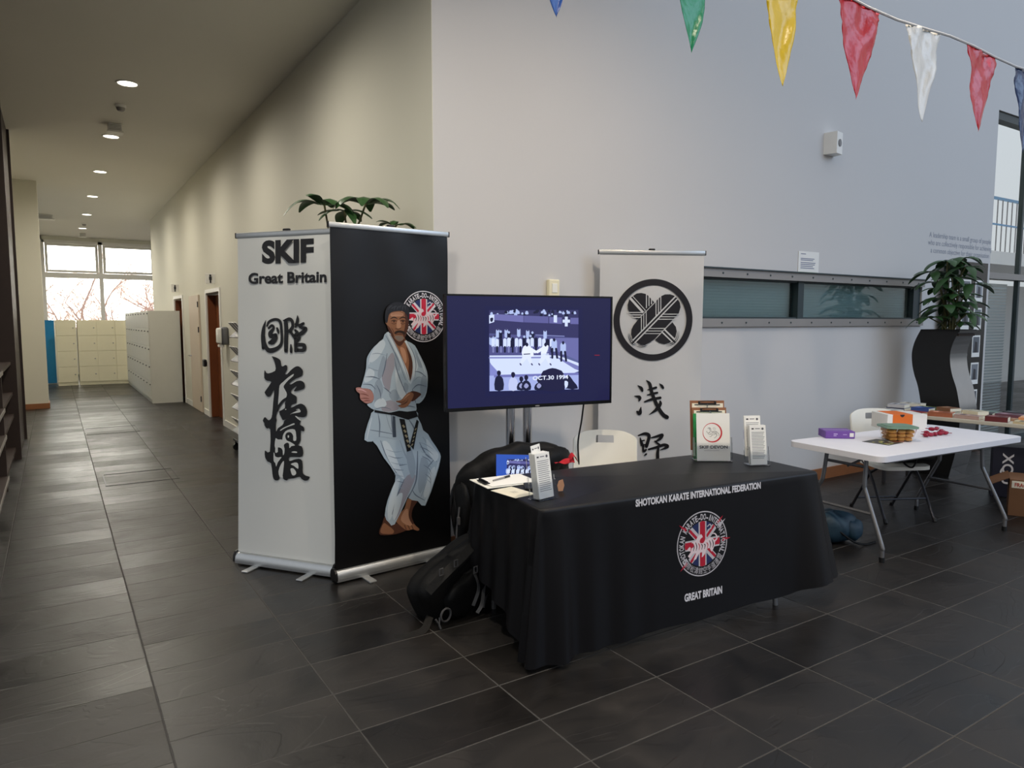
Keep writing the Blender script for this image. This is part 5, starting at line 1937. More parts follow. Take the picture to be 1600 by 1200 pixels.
h2, d2 = leaflet_holder((1086, 722), (1147, 722), ZC, 0.222, 0.30, 0.13, 'large clear leaflet holder with clipboards on the black table')
W2 = wmat(h2)
for k, (dy_, z0, nm) in enumerate(((0.050, 0.085, 'taller rear'), (0.028, 0.042, 'shorter front'))):
    p = W2 @ Vector((-0.012 + k * 0.008, dy_, z0 - 0.03))
    r = empty('clipboard', p, h2.rotation_euler.z)
    tag(r, nm + ' brown clipboard standing in the large leaflet holder', 'clipboard')
    hb = 0.32
    tl_ = -0.16

    def on(u, v, off_):
        return Vector((u, -math.sin(tl_) * v - off_ * math.cos(tl_), math.cos(tl_) * v + off_ * math.sin(tl_)))
    MB().box(on(0, hb / 2, 0), (0.222, 0.004, hb), rx=tl_, bev=0.0015).build('board', M_hard, r)
    MB().box(on(0.002, hb / 2 - 0.008, 0.004), (0.2, 0.003, hb - 0.018), rx=tl_).build('papers', M_cpaper, r)
    m = MB()
    m.box(on(0, hb - 0.02, 0.008), (0.11, 0.005, 0.012), rx=tl_)
    for s in (-1, 1):
        m.box(on(s * 0.052, hb - 0.014, 0.009), (0.012, 0.01, 0.024), rx=tl_, bev=0.003)
    m.tube([on(-0.05, hb - 0.004, 0.01), on(0, hb + 0.002, 0.014), on(0.05, hb - 0.004, 0.01)], 0.0025, 6)
    m.build('clip', M_black, r)
    m = MB()
    m.tube([on(0.0, hb - 0.02, 0.014), on(-0.004 + 0.03 * k, hb - 0.05, 0.013), on(0.006 + 0.05 * k, hb - 0.085, 0.012)], 0.003, 6)
    m.build('pen_on_string', M_legs, r)
    P = Print(None)
    for s in (-0.07, 0.07):
        P.uvpoly([(s - 0.012, hb - 0.03), (s + 0.012, hb - 0.03), (s + 0.012, hb - 0.022), (s - 0.012, hb - 0.022)], rgb(90, 90, 90))
    P.build('printing', M_ppl, r, lambda u, v, h_: on(u, v, 0.0062 + h_))
r = leaf('green_booklet', h2, 0.008, 0.2, 0.29, 0.006, 'green edged booklet behind the front card of the large holder', 'booklet', mat('green_card', rgb(46, 150, 84), 0.5, var=0.3, scale=40), dx_=-0.012, th=0.006)
lf = leaf('club_card', h2, -0.046, 0.21, 0.30, 0.004, 'white card with a red ring, tiger emblem and club name in the large holder', 'card', th=0.003)
P = Print(lambda x, y: (x, y))
cc = (-0.005, 0.178)
P.disc(cc, 0.062, rgb(196, 50, 58))
P.disc((cc[0] - 0.0035, cc[1] + 0.001), 0.0555, rgb(236, 235, 230))
tg = rgb(40, 40, 44)
S = 0.055


def tp(pts, w, c_=tg):
    P.stroke([(cc[0] + x * S, cc[1] + y * S) for x, y in pts], [q_ * S for q_ in w] if isinstance(w, (list, tuple)) else w * S, c_, 4, cap=False)


def tl_(pts, w=0.05):
    tp(pts, [q_ * 0.6 for q_ in w] if isinstance(w, list) else w * 0.6)


# body outline, striped, head turned back, four legs, tail
tl_([(-0.2, 0.2), (0.05, 0.12), (0.3, 0.16), (0.5, 0.1), (0.58, -0.05)], 0.06)
tl_([(0.58, -0.05), (0.7, -0.1), (0.76, -0.28), (0.68, -0.42)], [0.07, 0.06, 0.05, 0.03])
tl_([(-0.15, -0.2), (0.05, -0.26), (0.25, -0.2), (0.38, -0.12)], 0.05)
for k in range(6):
    x = -0.12 + k * 0.105
    tl_([(x, 0.12 - 0.02 * (k % 2)), (x + 0.04, -0.02), (x + 0.0, -0.16)], [0.03, 0.055, 0.02])
tl_([(-0.2, 0.2), (-0.32, 0.38), (-0.25, 0.52), (-0.38, 0.56), (-0.52, 0.5), (-0.5, 0.42)], [0.06, 0.06, 0.08, 0.07, 0.06, 0.04])
tl_([(-0.22, 0.46), (-0.14, 0.36), (-0.2, 0.3)], 0.05)
tl_([(-0.42, 0.46), (-0.34, 0.42)], 0.05)
tl_([(-0.25, 0.1), (-0.42, -0.04), (-0.6, 0.02), (-0.68, 0.14), (-0.6, 0.2)], [0.09, 0.07, 0.05, 0.05, 0.03])
tl_([(-0.18, -0.12), (-0.3, -0.2), (-0.48, -0.16), (-0.54, -0.06)], [0.09, 0.06, 0.05, 0.03])
tl_([(-0.05, -0.22), (-0.12, -0.4), (-0.28, -0.46), (-0.36, -0.42)], [0.08, 0.05, 0.05, 0.03])
tl_([(0.4, -0.1), (0.5, -0.28), (0.4, -0.46), (0.26, -0.6), (0.16, -0.56)], [0.1, 0.07, 0.05, 0.05, 0.03])
tl_([(0.14, 0.58), (0.06, 0.46), (0.16, 0.34), (0.32, 0.36), (0.36, 0.5), (0.24, 0.6), (0.16, 0.52), (0.24, 0.44)], 0.025)
P.text('SKIF DEVON', (-0.089, 0.077, 0.089, 0.097), rgb(52, 50, 54), 0.02)
P.uvpoly([(-0.06, 0.064), (0.035, 0.064), (0.035, 0.0665), (-0.06, 0.0665)], rgb(170, 168, 168))
P.build('printing', M_ppl, lf, lambda u, v, h_: on_leaf(u, v, h_, th=0.003))

h3, d3 = leaflet_holder((1172, 729), (1205, 728), ZC, 0.115, 0.23, 0.1, 'small clear leaflet holder at the right end of the black table')
for k in range(5):
    lf = leaf('leaflet', h3, -0.03 + k * 0.006, 0.105, 0.24, 0.006, 'white leaflet in the front stack of the right hand holder', 'leaflet', None, 'leaflets in the right holder', th=0.004)
    if k == 0:
        P = Print(None)
        small_print(P, 0.105, 0.24, 18)
        P.build('printing', M_ppl, lf, lambda u, v, h_: on_leaf(u, v, h_, th=0.004))
for k in range(3):
    lf = leaf('leaflet', h3, 0.018 + k * 0.004, 0.105, 0.25, 0.05, 'white leaflet standing taller at the back of the right hand holder', 'leaflet', None, 'rear leaflets in the right holder', dx_=-0.012)
    if k == 0:
        P = Print(None)
        small_print(P, 0.105, 0.25, 18)
        P.build('printing', M_ppl, lf, on_leaf)

# black bags and coat heaped behind the table, with the open laptop
r = empty('black_coat_heap', (2.47, 3.85, 0), math.radians(-6))
tag(r, 'black coat and bag heap behind the left end of the black table', 'coat')
def coat(u, v):
    x = -0.41 + 0.84 * u
    zt = float(np.interp(x, [-0.41, -0.38, -0.3, -0.2, -0.1, 0.05, 0.2, 0.33, 0.40, 0.43], [0.60, 0.68, 0.75, 0.80, 0.835, 0.86, 0.85, 0.83, 0.78, 0.66]))
    zb = float(np.interp(x, [-0.41, -0.34, -0.28, 0.3, 0.43], [0.36, 0.30, 0.035, 0.035, 0.5]))
    hd = 0.11 * min(1.0, 0.25 + 5 * min(u, 1 - u))
    th = 2 * math.pi * v
    cz_, hz = (zt + zb) / 2, (zt - zb) / 2
    cx_, sx_ = math.cos(th), math.sin(th)
    k = (abs(cx_) ** 3 + abs(sx_) ** 3) ** (-1 / 3)
    z = cz_ + hz * sx_ * k
    fold = 0.014 * math.sin(11 * x + 5 * z) + 0.010 * math.sin(23 * z - 9 * x) + 0.007 * math.sin(37 * x + 11 * z)
    y = (hd + fold) * cx_ * k
    return (x, y, z + 0.006 * math.sin(31 * x))


m = MB()
m.grid(coat, 60, 48)
m.build('coat_body', M_nylon, r, True, 3)
MB().blob((0.27, -0.03, 0.735), (0.15, 0.1, 0.085), 0.2, 0.1, 8, 24, 12, 2.6).build('hood', M_nylon, r, True, 3)
MB().blob((-0.355, 0.0, 0.45), (0.05, 0.1, 0.2), 0.0, 0.1, 9, 20, 12, 2.6).build('sleeve', M_nylon, r, True, 3)
MB().tube(smooth_pts([(-0.40, -0.08, 0.5), (-0.43, -0.1, 0.3), (-0.42, -0.12, 0.12), (-0.36, -0.14, 0.01), (-0.25, -0.16, 0.008)], 5), 0.006, 6).build('cord', M_strap, r, True)
MB().box((-0.415, -0.1, 0.42), (0.02, 0.02, 0.05), bev=0.004).build('buckle', M_strap, r)
q = at_depth(884, 726, 4.33)
r = empty('red_cloth', q, math.radians(-20))
tag(r, 'bit of red cloth beside the black coat behind the table', 'cloth')
MB().grid(lambda u, v: (-0.07 + 0.12 * u, 0.03 * (v - 0.5) + 0.01 * math.sin(5 * u), 0.012 + 0.05 * u * u * v + 0.006 * math.sin(9 * u + 3 * v)), 12, 8, 0.002).build('fold', M_redcloth, r, True, 3)
MB().grid(lambda u, v: (0.02 + 0.05 * u, 0.05 * (v - 0.5), 0.022 + 0.035 * math.sin(math.pi * u) + 0.012 * v), 8, 6, 0.003).build('rolled_end', M_redcloth, r, True, 3)

# laptop standing behind the clipboard
la, lb = at_depth(774.5, 713, 4.42), at_depth(858, 707, 4.38)
ex = lb - la
lw = ex.length
rz = math.atan2(ex.y, ex.x)
mid = (la + lb) / 2
lap = empty('laptop', (mid.x, mid.y, mid.z - 0.2), rz)
tag(lap, 'open laptop with a bright blue screen behind the pale clipboard', 'laptop')
MB().box((0, 0.006, 0.1), (lw, 0.008, 0.2), bev=0.003).build('lid', M_black, lap)
MB().box((0, -0.09, -0.008), (lw, 0.18, 0.016), bev=0.004).build('keyboard_base', M_black, lap)
Wl = wmat(lap)
Wli = Wl.inverted()
nl_ = Wl.to_3x3() @ Vector((0, 1, 0))
pl0 = Wl @ Vector((0, 0.0, 0))


def to2l(x, y):
    q_ = Wli @ on_plane(x, y, pl0, nl_)
    return (q_.x, q_.z)


P = Print(to2l, 2e-5, 3e-4)
P.uvpoly([(-lw / 2 + 0.004, 0.004), (lw / 2 - 0.004, 0.004), (lw / 2 - 0.004, 0.197), (-lw / 2 + 0.004, 0.197)], rgb(52, 86, 178))
video(P, lambda x, y: (792 + (x - 36) / 1196 * 56, 717.5 + (y - 85) / 1080 * 50), 1.0, False)
o = P.build('screen', M_lap, lap, lambda u, v, h_: (u, 0.0012 - h_, v))
m = MB()
m.box((mid.x, mid.y - 0.07, (mid.z - 0.217) / 2), (0.3, 0.16, mid.z - 0.218), rz=rz, bev=0.02)
o = m.build('storage_case', M_nylon)
tag(o, 'black case under the laptop behind the table', 'case')

# backpack on the floor by the left end of the table
r = empty('backpack', (1.86, 3.52, 0), math.radians(14))
tag(r, 'black backpack with straps lying on the floor left of the black table', 'backpack')
MB().blob((0.02, 0, 0.185), (0.29, 0.12, 0.15), 0, 0.035, 11, 40, 24, 4.5, None, math.radians(-22)).build('bag_body', M_nylon, r, True, 3)
MB().blob((0.02, -0.125, 0.15), (0.19, 0.05, 0.10), 0, 0.05, 12, 28, 16, 4.0, None, math.radians(-22)).build('front_pocket', M_nylon, r, True, 3)
MB().blob((0.27, 0.0, 0.32), (0.09, 0.1, 0.12), 0.0, 0.08, 13, 24, 14, 3.0, None, math.radians(-30)).build('top_flap', M_nylon, r, True, 3)


def webbing(name, pts, w=0.03, material=M_nylon):
    pts = smooth_pts(pts, 6)

    def fn(u, v):
        i = min(len(pts) - 2, int(v * (len(pts) - 1)))
        t = v * (len(pts) - 1) - i
        p = pts[i] * (1 - t) + pts[i + 1] * t
        dd = Vector(pts[i + 1] - pts[i]).normalized()
        sd = dd.cross(Vector((0, -0.5, 0.86))).normalized()
        return Vector(p) + sd * (u - 0.5) * w
    return MB().grid(fn, 3, len(pts) * 2, 0.003).build(name, material, r, True, 1.0)


webbing('shoulder_strap', [(-0.27, -0.1, 0.20), (-0.17, -0.13, 0.285), (0.0, -0.13, 0.37), (0.16, -0.1, 0.445), (0.26, -0.03, 0.47)], 0.05)
webbing('waist_strap', [(-0.24, -0.08, 0.05), (-0.32, -0.12, 0.012), (-0.42, -0.10, 0.006), (-0.47, -0.06, 0.005)], 0.04)
webbing('compression_strap', [(-0.02, -0.2, 0.27), (0.0, -0.215, 0.18), (-0.03, -0.2, 0.08)], 0.018, M_strap)
webbing('compression_strap', [(0.1, -0.16, 0.2), (0.04, -0.2, 0.08), (0.0, -0.2, 0.03)], 0.02, M_strap)
webbing('compression_strap', [(0.2, -0.13, 0.15), (0.1, -0.17, 0.09), (0.06, -0.19, 0.04)], 0.012, M_strap)
for p in ((-0.02, -0.2, 0.285), (0.1, -0.17, 0.22), (-0.12, -0.15, 0.335), (-0.2, -0.12, 0.3)):
    m = MB()
    m.tube([(p[0] - 0.012, p[1] - 0.01, p[2] - 0.018), (p[0] + 0.012, p[1] - 0.01, p[2] - 0.018), (p[0] + 0.012, p[1] - 0.01, p[2] + 0.018), (p[0] - 0.012, p[1] - 0.01, p[2] + 0.018)], 0.0035, 6, closed=True)
    m.build('buckle', M_strap, r, True)
m = MB()
m.tube([(-0.2 + 0.035 * math.cos(k * math.pi / 8), -0.165, 0.07 + 0.035 * math.sin(k * math.pi / 8)) for k in range(16)], 0.006, 6, closed=True)
m.build('ring_loop', M_strap, r, True)
m = MB()
m.tube([(-0.26, -0.15, 0.06), (-0.245, -0.16, 0.03), (-0.23, -0.15, 0.06)], 0.006, 6).tube([(-0.245, -0.16, 0.03), (-0.24, -0.17, 0.006)], 0.006, 6)
m.build('strap_clip', M_strap, r, True)

# loose cables by the foot of the black banner
m = MB()
for k in range(3):
    m.tube(smooth_pts([(2.20 + 0.03 * k, 4.05, 0.008), (2.30, 4.1 + 0.03 * k, 0.10 + 0.03 * k), (2.36 + 0.02 * k, 4.05, 0.05), (2.4, 3.9 - 0.05 * k, 0.008), (2.3, 3.8, 0.008)], 6), 0.005, 6)
tag(m.build('loose_cables', M_dlegs, None, True), 'tangle of grey cables on the floor between the black banner and the coat', 'cables')

# ------------------------------------------------------------------ white table
WTc = Vector((5.53, 2.92, 0))
WR = math.radians(-4)
wL, wW, wZ = 0.90, 0.385, 0.745
wt = empty('folding_table', WTc, WR)
tag(wt, 'white plastic folding table on bent grey legs, right of the black table', 'table')
out = []
rc = 0.07
for (cx_, cy_, a0) in ((-wL + rc, -wW + rc, math.pi), (wL - rc, -wW + rc, 1.5 * math.pi), (wL - rc, wW - rc, 0), (-wL + rc, wW - rc, 0.5 * math.pi)):
    out += [(cx_ + rc * math.cos(a0 + k * math.pi / 16), cy_ + rc * math.sin(a0 + k * math.pi / 16)) for k in range(9)]
m = MB()
m.prism(out, lambda u, v, d: (u, v, wZ - 0.042 + d), 0.042)
bm_o = m.build('tabletop', M_tplastic, wt)
bv = bm_o.modifiers.new('rounded_edge', 'BEVEL')
bv.width = 0.006
bv.segments = 2
bv.limit_method = 'ANGLE'
m = MB()
m.span((-wL + 0.12, -wW + 0.05, wZ - 0.065), (wL - 0.12, -wW + 0.075, wZ - 0.042)).span((-wL + 0.12, wW - 0.075, wZ - 0.065), (wL - 0.12, wW - 0.05, wZ - 0.042))
m.build('under_rail', M_legs, wt)
for sx in (-1, 1):
    X0 = sx * (wL - 0.17)
    X1 = -0.80 if sx < 0 else 0.745
    for sy in (-1, 1):
        m = MB()
        m.tube(smooth_pts([(X0, sy * 0.16, wZ - 0.06), (X0 + (X1 - X0) * 0.3, sy * 0.17, 0.5), (X0 + (X1 - X0) * 0.4, sy * 0.19, 0.44), (X1, sy * 0.345, 0.13), (X1, sy * 0.355, 0.085), (X1, sy * 0.355, 0.025)], 4), 0.0145, 10)
        m.build('leg', M_legs, wt, True)
        MB().cyl((X1, sy * 0.355, 0), (X1, sy * 0.355, 0.035), 0.018, 10).build('foot_cap', M_black, wt)
    MB().tube([(X1 * 0.98, -0.25, 0.31), (X1 * 0.98, 0.25, 0.31)], 0.011, 8).build('crossbar', M_legs, wt, True)
    MB().tube([(X0, -0.16, 0.62), (X0, 0.16, 0.62)], 0.011, 8).build('upper_crossbar', M_legs, wt, True)
    MB().tube([(X0 * 0.97, 0, 0.6), (sx * 0.3, 0, wZ - 0.06)], 0.009, 8).build('brace', M_legs, wt, True)


def wtop(px, py, dz=0.0):
    return at(px, py, wZ + dz)


def wobj(name, px, py, rz, label, cat, group=None):
    p = wtop(px, py)
    r_ = empty(name, (p.x, p.y, wZ + 0.0005), rz)
    return tag(r_, label, cat, group)


# purple box
a, b_, c_ = wtop(1283, 684), wtop(1316, 687), wtop(1344, 685)
r = empty('purple_box', ((a.x + c_.x) / 2 + 0.02, (a.y + c_.y) / 2 + 0.05, wZ), math.radians(-38))
tag(r, 'flat purple box at the left end of the white table', 'box')
MB().box((0, 0, 0.029), (0.22, 0.17, 0.056), bev=0.003).build('carton', M_purple, r)
m = MB()
m.box((0.0, 0, 0.0575), (0.2, 0.002, 0.001)).box((0.085, -0.0855, 0.03), (0.03, 0.001, 0.03))
m.build('paper_label', M_paper, r)
P = Print(None)
for (x0, z0, w_, h_) in ((-0.05, 0.032, 0.03, 0.008), (-0.05, 0.02, 0.022, 0.006), (0.02, 0.03, 0.03, 0.005)):
    P.uvpoly([(x0, z0), (x0 + w_, z0), (x0 + w_, z0 + h_), (x0, z0 + h_)], rgb(190, 170, 215))
P.build('printing', M_ppl, r, lambda u, v, h: (u, -0.0852 - h, v))
# orange and white carton
p = wtop(1423, 672)
r = empty('orange_white_carton', (p.x + 0.03, p.y + 0.12, wZ), math.radians(-30))
tag(r, 'orange and white carton behind the biscuit tub', 'box')
MB().box((0, 0, 0.066), (0.34, 0.24, 0.13), bev=0.002).build('carton', M_white, r)
m = MB()
m.box((-0.04, -0.1208, 0.088), (0.17, 0.0014, 0.084)).box((-0.04, 0.0, 0.1315), (0.17, 0.24, 0.0014))
m.build('orange_panel', M_orange, r)
MB().prism([(-0.065, 0.13), (-0.025, 0.13), (-0.03, 0.116), (-0.045, 0.108), (-0.06, 0.116)], lambda u, v, d: (u, -0.1217 - d, v), 0.001).build('thumb_slot', M_dlegs, r)
MB().box((-0.152, -0.1206, 0.03), (0.02, 0.001, 0.012)).build('printed_mark', M_ink, r)
# biscuit tub
p = wtop(1410, 690)
tubc = Vector((p.x + 0.015, p.y + 0.05, wZ))
r = empty('biscuit_tub', tubc, math.radians(-35))
tag(r, 'clear plastic tub of biscuits with a pale green lid on the white table', 'tub')


def rrect(hx, hy, rc_, n=6):
    o_ = []
    for (cx_, cy_, a0) in ((-hx + rc_, -hy + rc_, math.pi), (hx - rc_, -hy + rc_, 1.5 * math.pi), (hx - rc_, hy - rc_, 0), (-hx + rc_, hy - rc_, 0.5 * math.pi)):
        o_ += [(cx_ + rc_ * math.cos(a0 + k * math.pi / 2 / n), cy_ + rc_ * math.sin(a0 + k * math.pi / 2 / n)) for k in range(n + 1)]
    return o_


rings = [(rrect(0.085, 0.075, 0.04), 0.002), (rrect(0.092, 0.082, 0.04), 0.01), (rrect(0.113, 0.103, 0.045), 0.105), (rrect(0.111, 0.101, 0.045), 0.105), (rrect(0.09, 0.08, 0.04), 0.012), (rrect(0.083, 0.073, 0.04), 0.0045)]
m = MB()
n_ = len(rings[0][0])
vs_, fs = [], []
for o_, z in rings:
    vs_ += [(x, y, z) for x, y in o_]
for j in range(len(rings) - 1):
    for i in range(n_):
        fs.append((j * n_ + i, j * n_ + (i + 1) % n_, (j + 1) * n_ + (i + 1) % n_, (j + 1) * n_ + i))
fs.append(tuple(reversed(range(n_))))
fs.append(tuple((len(rings) - 1) * n_ + i for i in range(n_)))
m.add(vs_, fs)
m.build('tub', M_tub, r, True, 0.6)
m = MB()
m.prism(rrect(0.122, 0.112, 0.05), lambda u, v, d: (u, v, 0.103 + d), 0.012)
m.prism(rrect(0.1, 0.09, 0.045), lambda u, v, d: (u, v, 0.115 + d), 0.005)
m.build('lid', M_lid, r)
bs = None
Wtub = wmat(r)
cnt = 0
for lv in range(3):
    for i in range(3):
        for j in range(3):
            if lv == 2 and (i, j) == (1, 1):
                continue
            s_ = 0.056 + 0.005 * lv
            p = Wtub @ Vector(((i - 1) * s_, (j - 1) * s_ * 0.92, 0.021 + lv * 0.029))
            if bs is None:
                bs = MB().blob((0, 0, 0), (0.0275, 0.025, 0.0145), 0, 0.05, 3, 16, 10, 2.8).build('biscuit', M_biscuit, None, True, 3)
                o_ = bs
            else:
                o_ = bs.copy()
                col.objects.link(o_)
            o_.location = p
            o_.rotation_euler = (0, 0, rnd.uniform(-0.15, 0.15) + math.radians(-35))
            tag(o_, 'golden biscuit packed inside the clear tub', 'biscuit', 'biscuits in the clear tub')
# red wrapped sweets
M_sweet = mat('shiny_red_wrapper', rgb(150, 22, 52), 0.25, var=0.5, scale=40, bump=0.3, bscale=120)
sw = None
for k in range(9):
    p = wtop(1446 + (k % 5) * 7.5 + (2 if k > 4 else 0), 683 - (k % 5) * 0.9 - (4 if k > 4 else 0))
    if sw is None:
        sw = empty('wrapped_sweet', p)
        MB().blob((0, 0, 0.016), (0.026, 0.017, 0.015), 0, 0.1, 6, 16, 10, 2.2).build('sweet', M_sweet, sw, True, 3)
        for s in (-1, 1):
            MB().prism([(0.022, -0.004), (0.045, -0.016), (0.05, 0.0), (0.045, 0.016), (0.022, 0.004)], lambda u, v, d: (s * u, v, 0.014 + d + 0.1 * abs(v)), 0.003).build('wrapper_twist', M_sweet, sw)
        o_ = sw
    else:
        o_ = copy_tree(sw)
    o_.location = (p.x, p.y, wZ + (0.024 if k in (6, 7) else 0.0005))
    o_.rotation_euler = (0, 0, rnd.uniform(0, 3.1))
    tag(o_, 'shiny red wrapped sweet in the heap right of the biscuit tub', 'sweet', 'red wrapped sweets on the white table')
# flyer
c, rz, w, h = frame_px((1346, 690), (1388, 696), (1412, 692), wZ)
r = empty('flyer', (c.x, c.y, wZ + 0.0005), rz)
tag(r, 'dark printed flyer with yellow flowers lying in front of the biscuit tub', 'flyer')
MB().box((0, 0, 0.001), (w, h, 0.0016)).build('sheet', mat('dark_print', rgb(64, 64, 62), 0.35, var=0.3, scale=30), r)
P = Print(None)
for i in range(12):
    x, y = rnd.uniform(-w * 0.2, w * 0.42), rnd.uniform(-h * 0.4, h * 0.4)
    P.disc((x, y), rnd.uniform(0.008, 0.02), rgb(*rnd.choice([(190, 180, 90), (120, 140, 70), (200, 200, 170), (150, 160, 90)])), seg=10)
P.build('printing', M_ppl, r, lambda u, v, h_: (u, v, 0.0018 + h_))

# dark coat lying on the chair under the white table
q = empty('black_coat', (6.06, 3.2, 0.456), math.radians(-27))
tag(q, 'black coat and bag lying on the seat of the chair under the white table', 'coat')
MB().blob((0.02, 0.02, 0.075), (0.19, 0.17, 0.075), 0, 0.08, 21, 26, 14, 2.6, 0.99).build('coat_body', M_nylon, q, True, 3)
MB().tube(smooth_pts([(-0.12, -0.14, 0.08), (-0.16, -0.2, 0.03), (-0.1, -0.22, 0.0), (-0.03, -0.17, 0.07)], 5), 0.007, 6).build('bag_handle', M_nylon, q, True)
# blue bag on the floor
q = empty('blue_bag', (4.87, 3.10, 0), math.radians(-20))
tag(q, 'teal blue bag on the floor between the black table and the white table', 'bag')
MB().blob((0, 0, 0.115), (0.17, 0.13, 0.115), 0, 0.07, 31, 28, 16, 2.6, 0.985).build('bag_body', M_bluebag, q, True, 3)
MB().blob((0.1, -0.07, 0.10), (0.09, 0.08, 0.08), 0.3, 0.08, 32, 22, 12, 2.4).build('side_pocket', M_bluebag, q, True, 3)
MB().tube(smooth_pts([(-0.05, -0.12, 0.12), (0.05, -0.17, 0.04), (0.16, -0.16, 0.008), (0.28, -0.12, 0.006)], 5), 0.008, 6).build('strap', M_nylon, q, True)

# ------------------------------------------------------------------ book table
bt_ = empty('book_table', (7.49, 3.16, 0), math.radians(7.4))
tag(bt_, 'long pale table covered with secondhand books at the right edge', 'table')
MB().box((0, 0, 0.72), (0.74, 1.9, 0.035), bev=0.005).build('tabletop', mat('pale_table_laminate', rgb(206, 200, 184), 0.5, var=0.05), bt_)
for sx in (-0.3, 0.3):
    for sy in (-0.85, 0.85):
        MB().box((sx, sy, 0.352), (0.03, 0.03, 0.703), bev=0.004).build('leg', M_dlegs, bt_)
MB().box((0.0, 0.85, 0.62), (0.57, 0.02, 0.05)).build('end_rail', M_dlegs, bt_)
MB().box((0.0, -0.85, 0.62), (0.57, 0.02, 0.05)).build('end_rail', M_dlegs, bt_)
BTZ = 0.7375
PAL = [('navy', (62, 66, 96), 230, 205), ('off-white', (216, 214, 208), 180, 250), ('stone grey', (176, 166, 150), 340, 240), ('rose', (178, 112, 96), 480, 210), ('sky blue', (160, 184, 208), 680, 210), ('pearl', (206, 206, 208), 745, 240), ('tan', (190, 156, 108), 700, 285), ('chestnut', (134, 92, 62), 800, 290), ('mustard', (200, 168, 110), 920, 290), ('pale grey', (170, 168, 166), 900, 250), ('lime cream', (196, 194, 150), 1060, 320), ('charcoal', (58, 58, 58), 1200, 300), ('dark olive', (76, 70, 54), 1320, 310), ('chalk white', (226, 222, 212), 1350, 290), ('buttery', (214, 196, 156), 1440, 320), ('peach orange', (226, 158, 108), 1500, 260), ('black', (34, 34, 40), 1570, 370), ('dull brown', (160, 116, 82), 620, 345), ('terracotta', (178, 106, 76), 740, 375), ('pink mottled', (188, 158, 148), 980, 385), ('biscuit brown', (186, 140, 106), 1440, 445), ('teal', (98, 130, 138), 830, 340), ('slate', (88, 92, 98), 1100, 265), ('silver', (196, 196, 200), 370, 300), ('plum', (110, 70, 84), 1500, 400), ('sea green', (130, 160, 146), 1250, 390), ('brick red', (164, 70, 56), 540, 270), ('ivory', (226, 216, 190), 1150, 350), ('cobalt', (60, 84, 150), 560, 240), ('khaki', (150, 142, 108), 1020, 260), ('maroon', (108, 44, 46), 1350, 400), ('cream white', (230, 226, 214), 480, 300), ('violet grey', (140, 132, 156), 1280, 260), ('amber', (214, 150, 70), 1420, 270), ('moss', (96, 110, 70), 640, 240), ('copper', (170, 110, 70), 880, 385)]
Wb = wmat(bt_)
used_ = set()
prevn = None
bk = 0


def pxof(p):
    d_ = Vector(p) - Vector((0, 0, CAM_H))
    f = d_.x * math.sin(YAW) + d_.y * math.cos(YAW)
    rr_ = d_.x * math.cos(YAW) - d_.y * math.sin(YAW)
    dep = f * math.cos(PITCH) - d_.z * math.sin(PITCH)
    up = f * math.sin(PITCH) + d_.z * math.cos(PITCH)
    return 800 + FOC * rr_ / dep, 600 - FOC * up / dep


def book(loc, rz, w, h, t, cname, crgb, label, kind):
    b_ = empty('book', loc, rz)
    tag(b_, label, 'book', 'books on the book table')
    mm = mat('cover_' + cname.replace(' ', '_').replace('-', '_'), rgb(*crgb), 0.4, var=0.12, scale=25) if 'cover_' + cname.replace(' ', '_').replace('-', '_') not in MATS else MATS['cover_' + cname.replace(' ', '_').replace('-', '_')]
    m_ = MB()
    m_.box((0, 0, 0.001), (w, h, 0.002)).box((0, 0, t - 0.001), (w, h, 0.002)).box((-w / 2 + 0.001, 0, t / 2), (0.002, h, t))
    m_.build('cover', mm, b_)
    MB().box((0.002, 0, t / 2), (w - 0.006, h - 0.005, t - 0.0044)).build('pages', M_cpaper, b_)
    P_ = Print(None)
    c1 = rgb(*(min(255, v + 60) for v in crgb)) if sum(crgb) < 420 else rgb(*(v * 0.55 for v in crgb))
    P_.uvpoly([(-w * 0.32, h * 0.12), (w * 0.34, h * 0.12), (w * 0.34, h * 0.32), (-w * 0.32, h * 0.32)], c1)
    P_.uvpoly([(-w * 0.25, -h * 0.35), (w * 0.25, -h * 0.35), (w * 0.25, -h * 0.05), (-w * 0.25, -h * 0.05)], rgb(*(v * 0.75 for v in crgb)))
    P_.build('cover_print', M_ppl, b_, lambda u, v, h_: (u, v, t + h_ - 0.0002))
    return b_


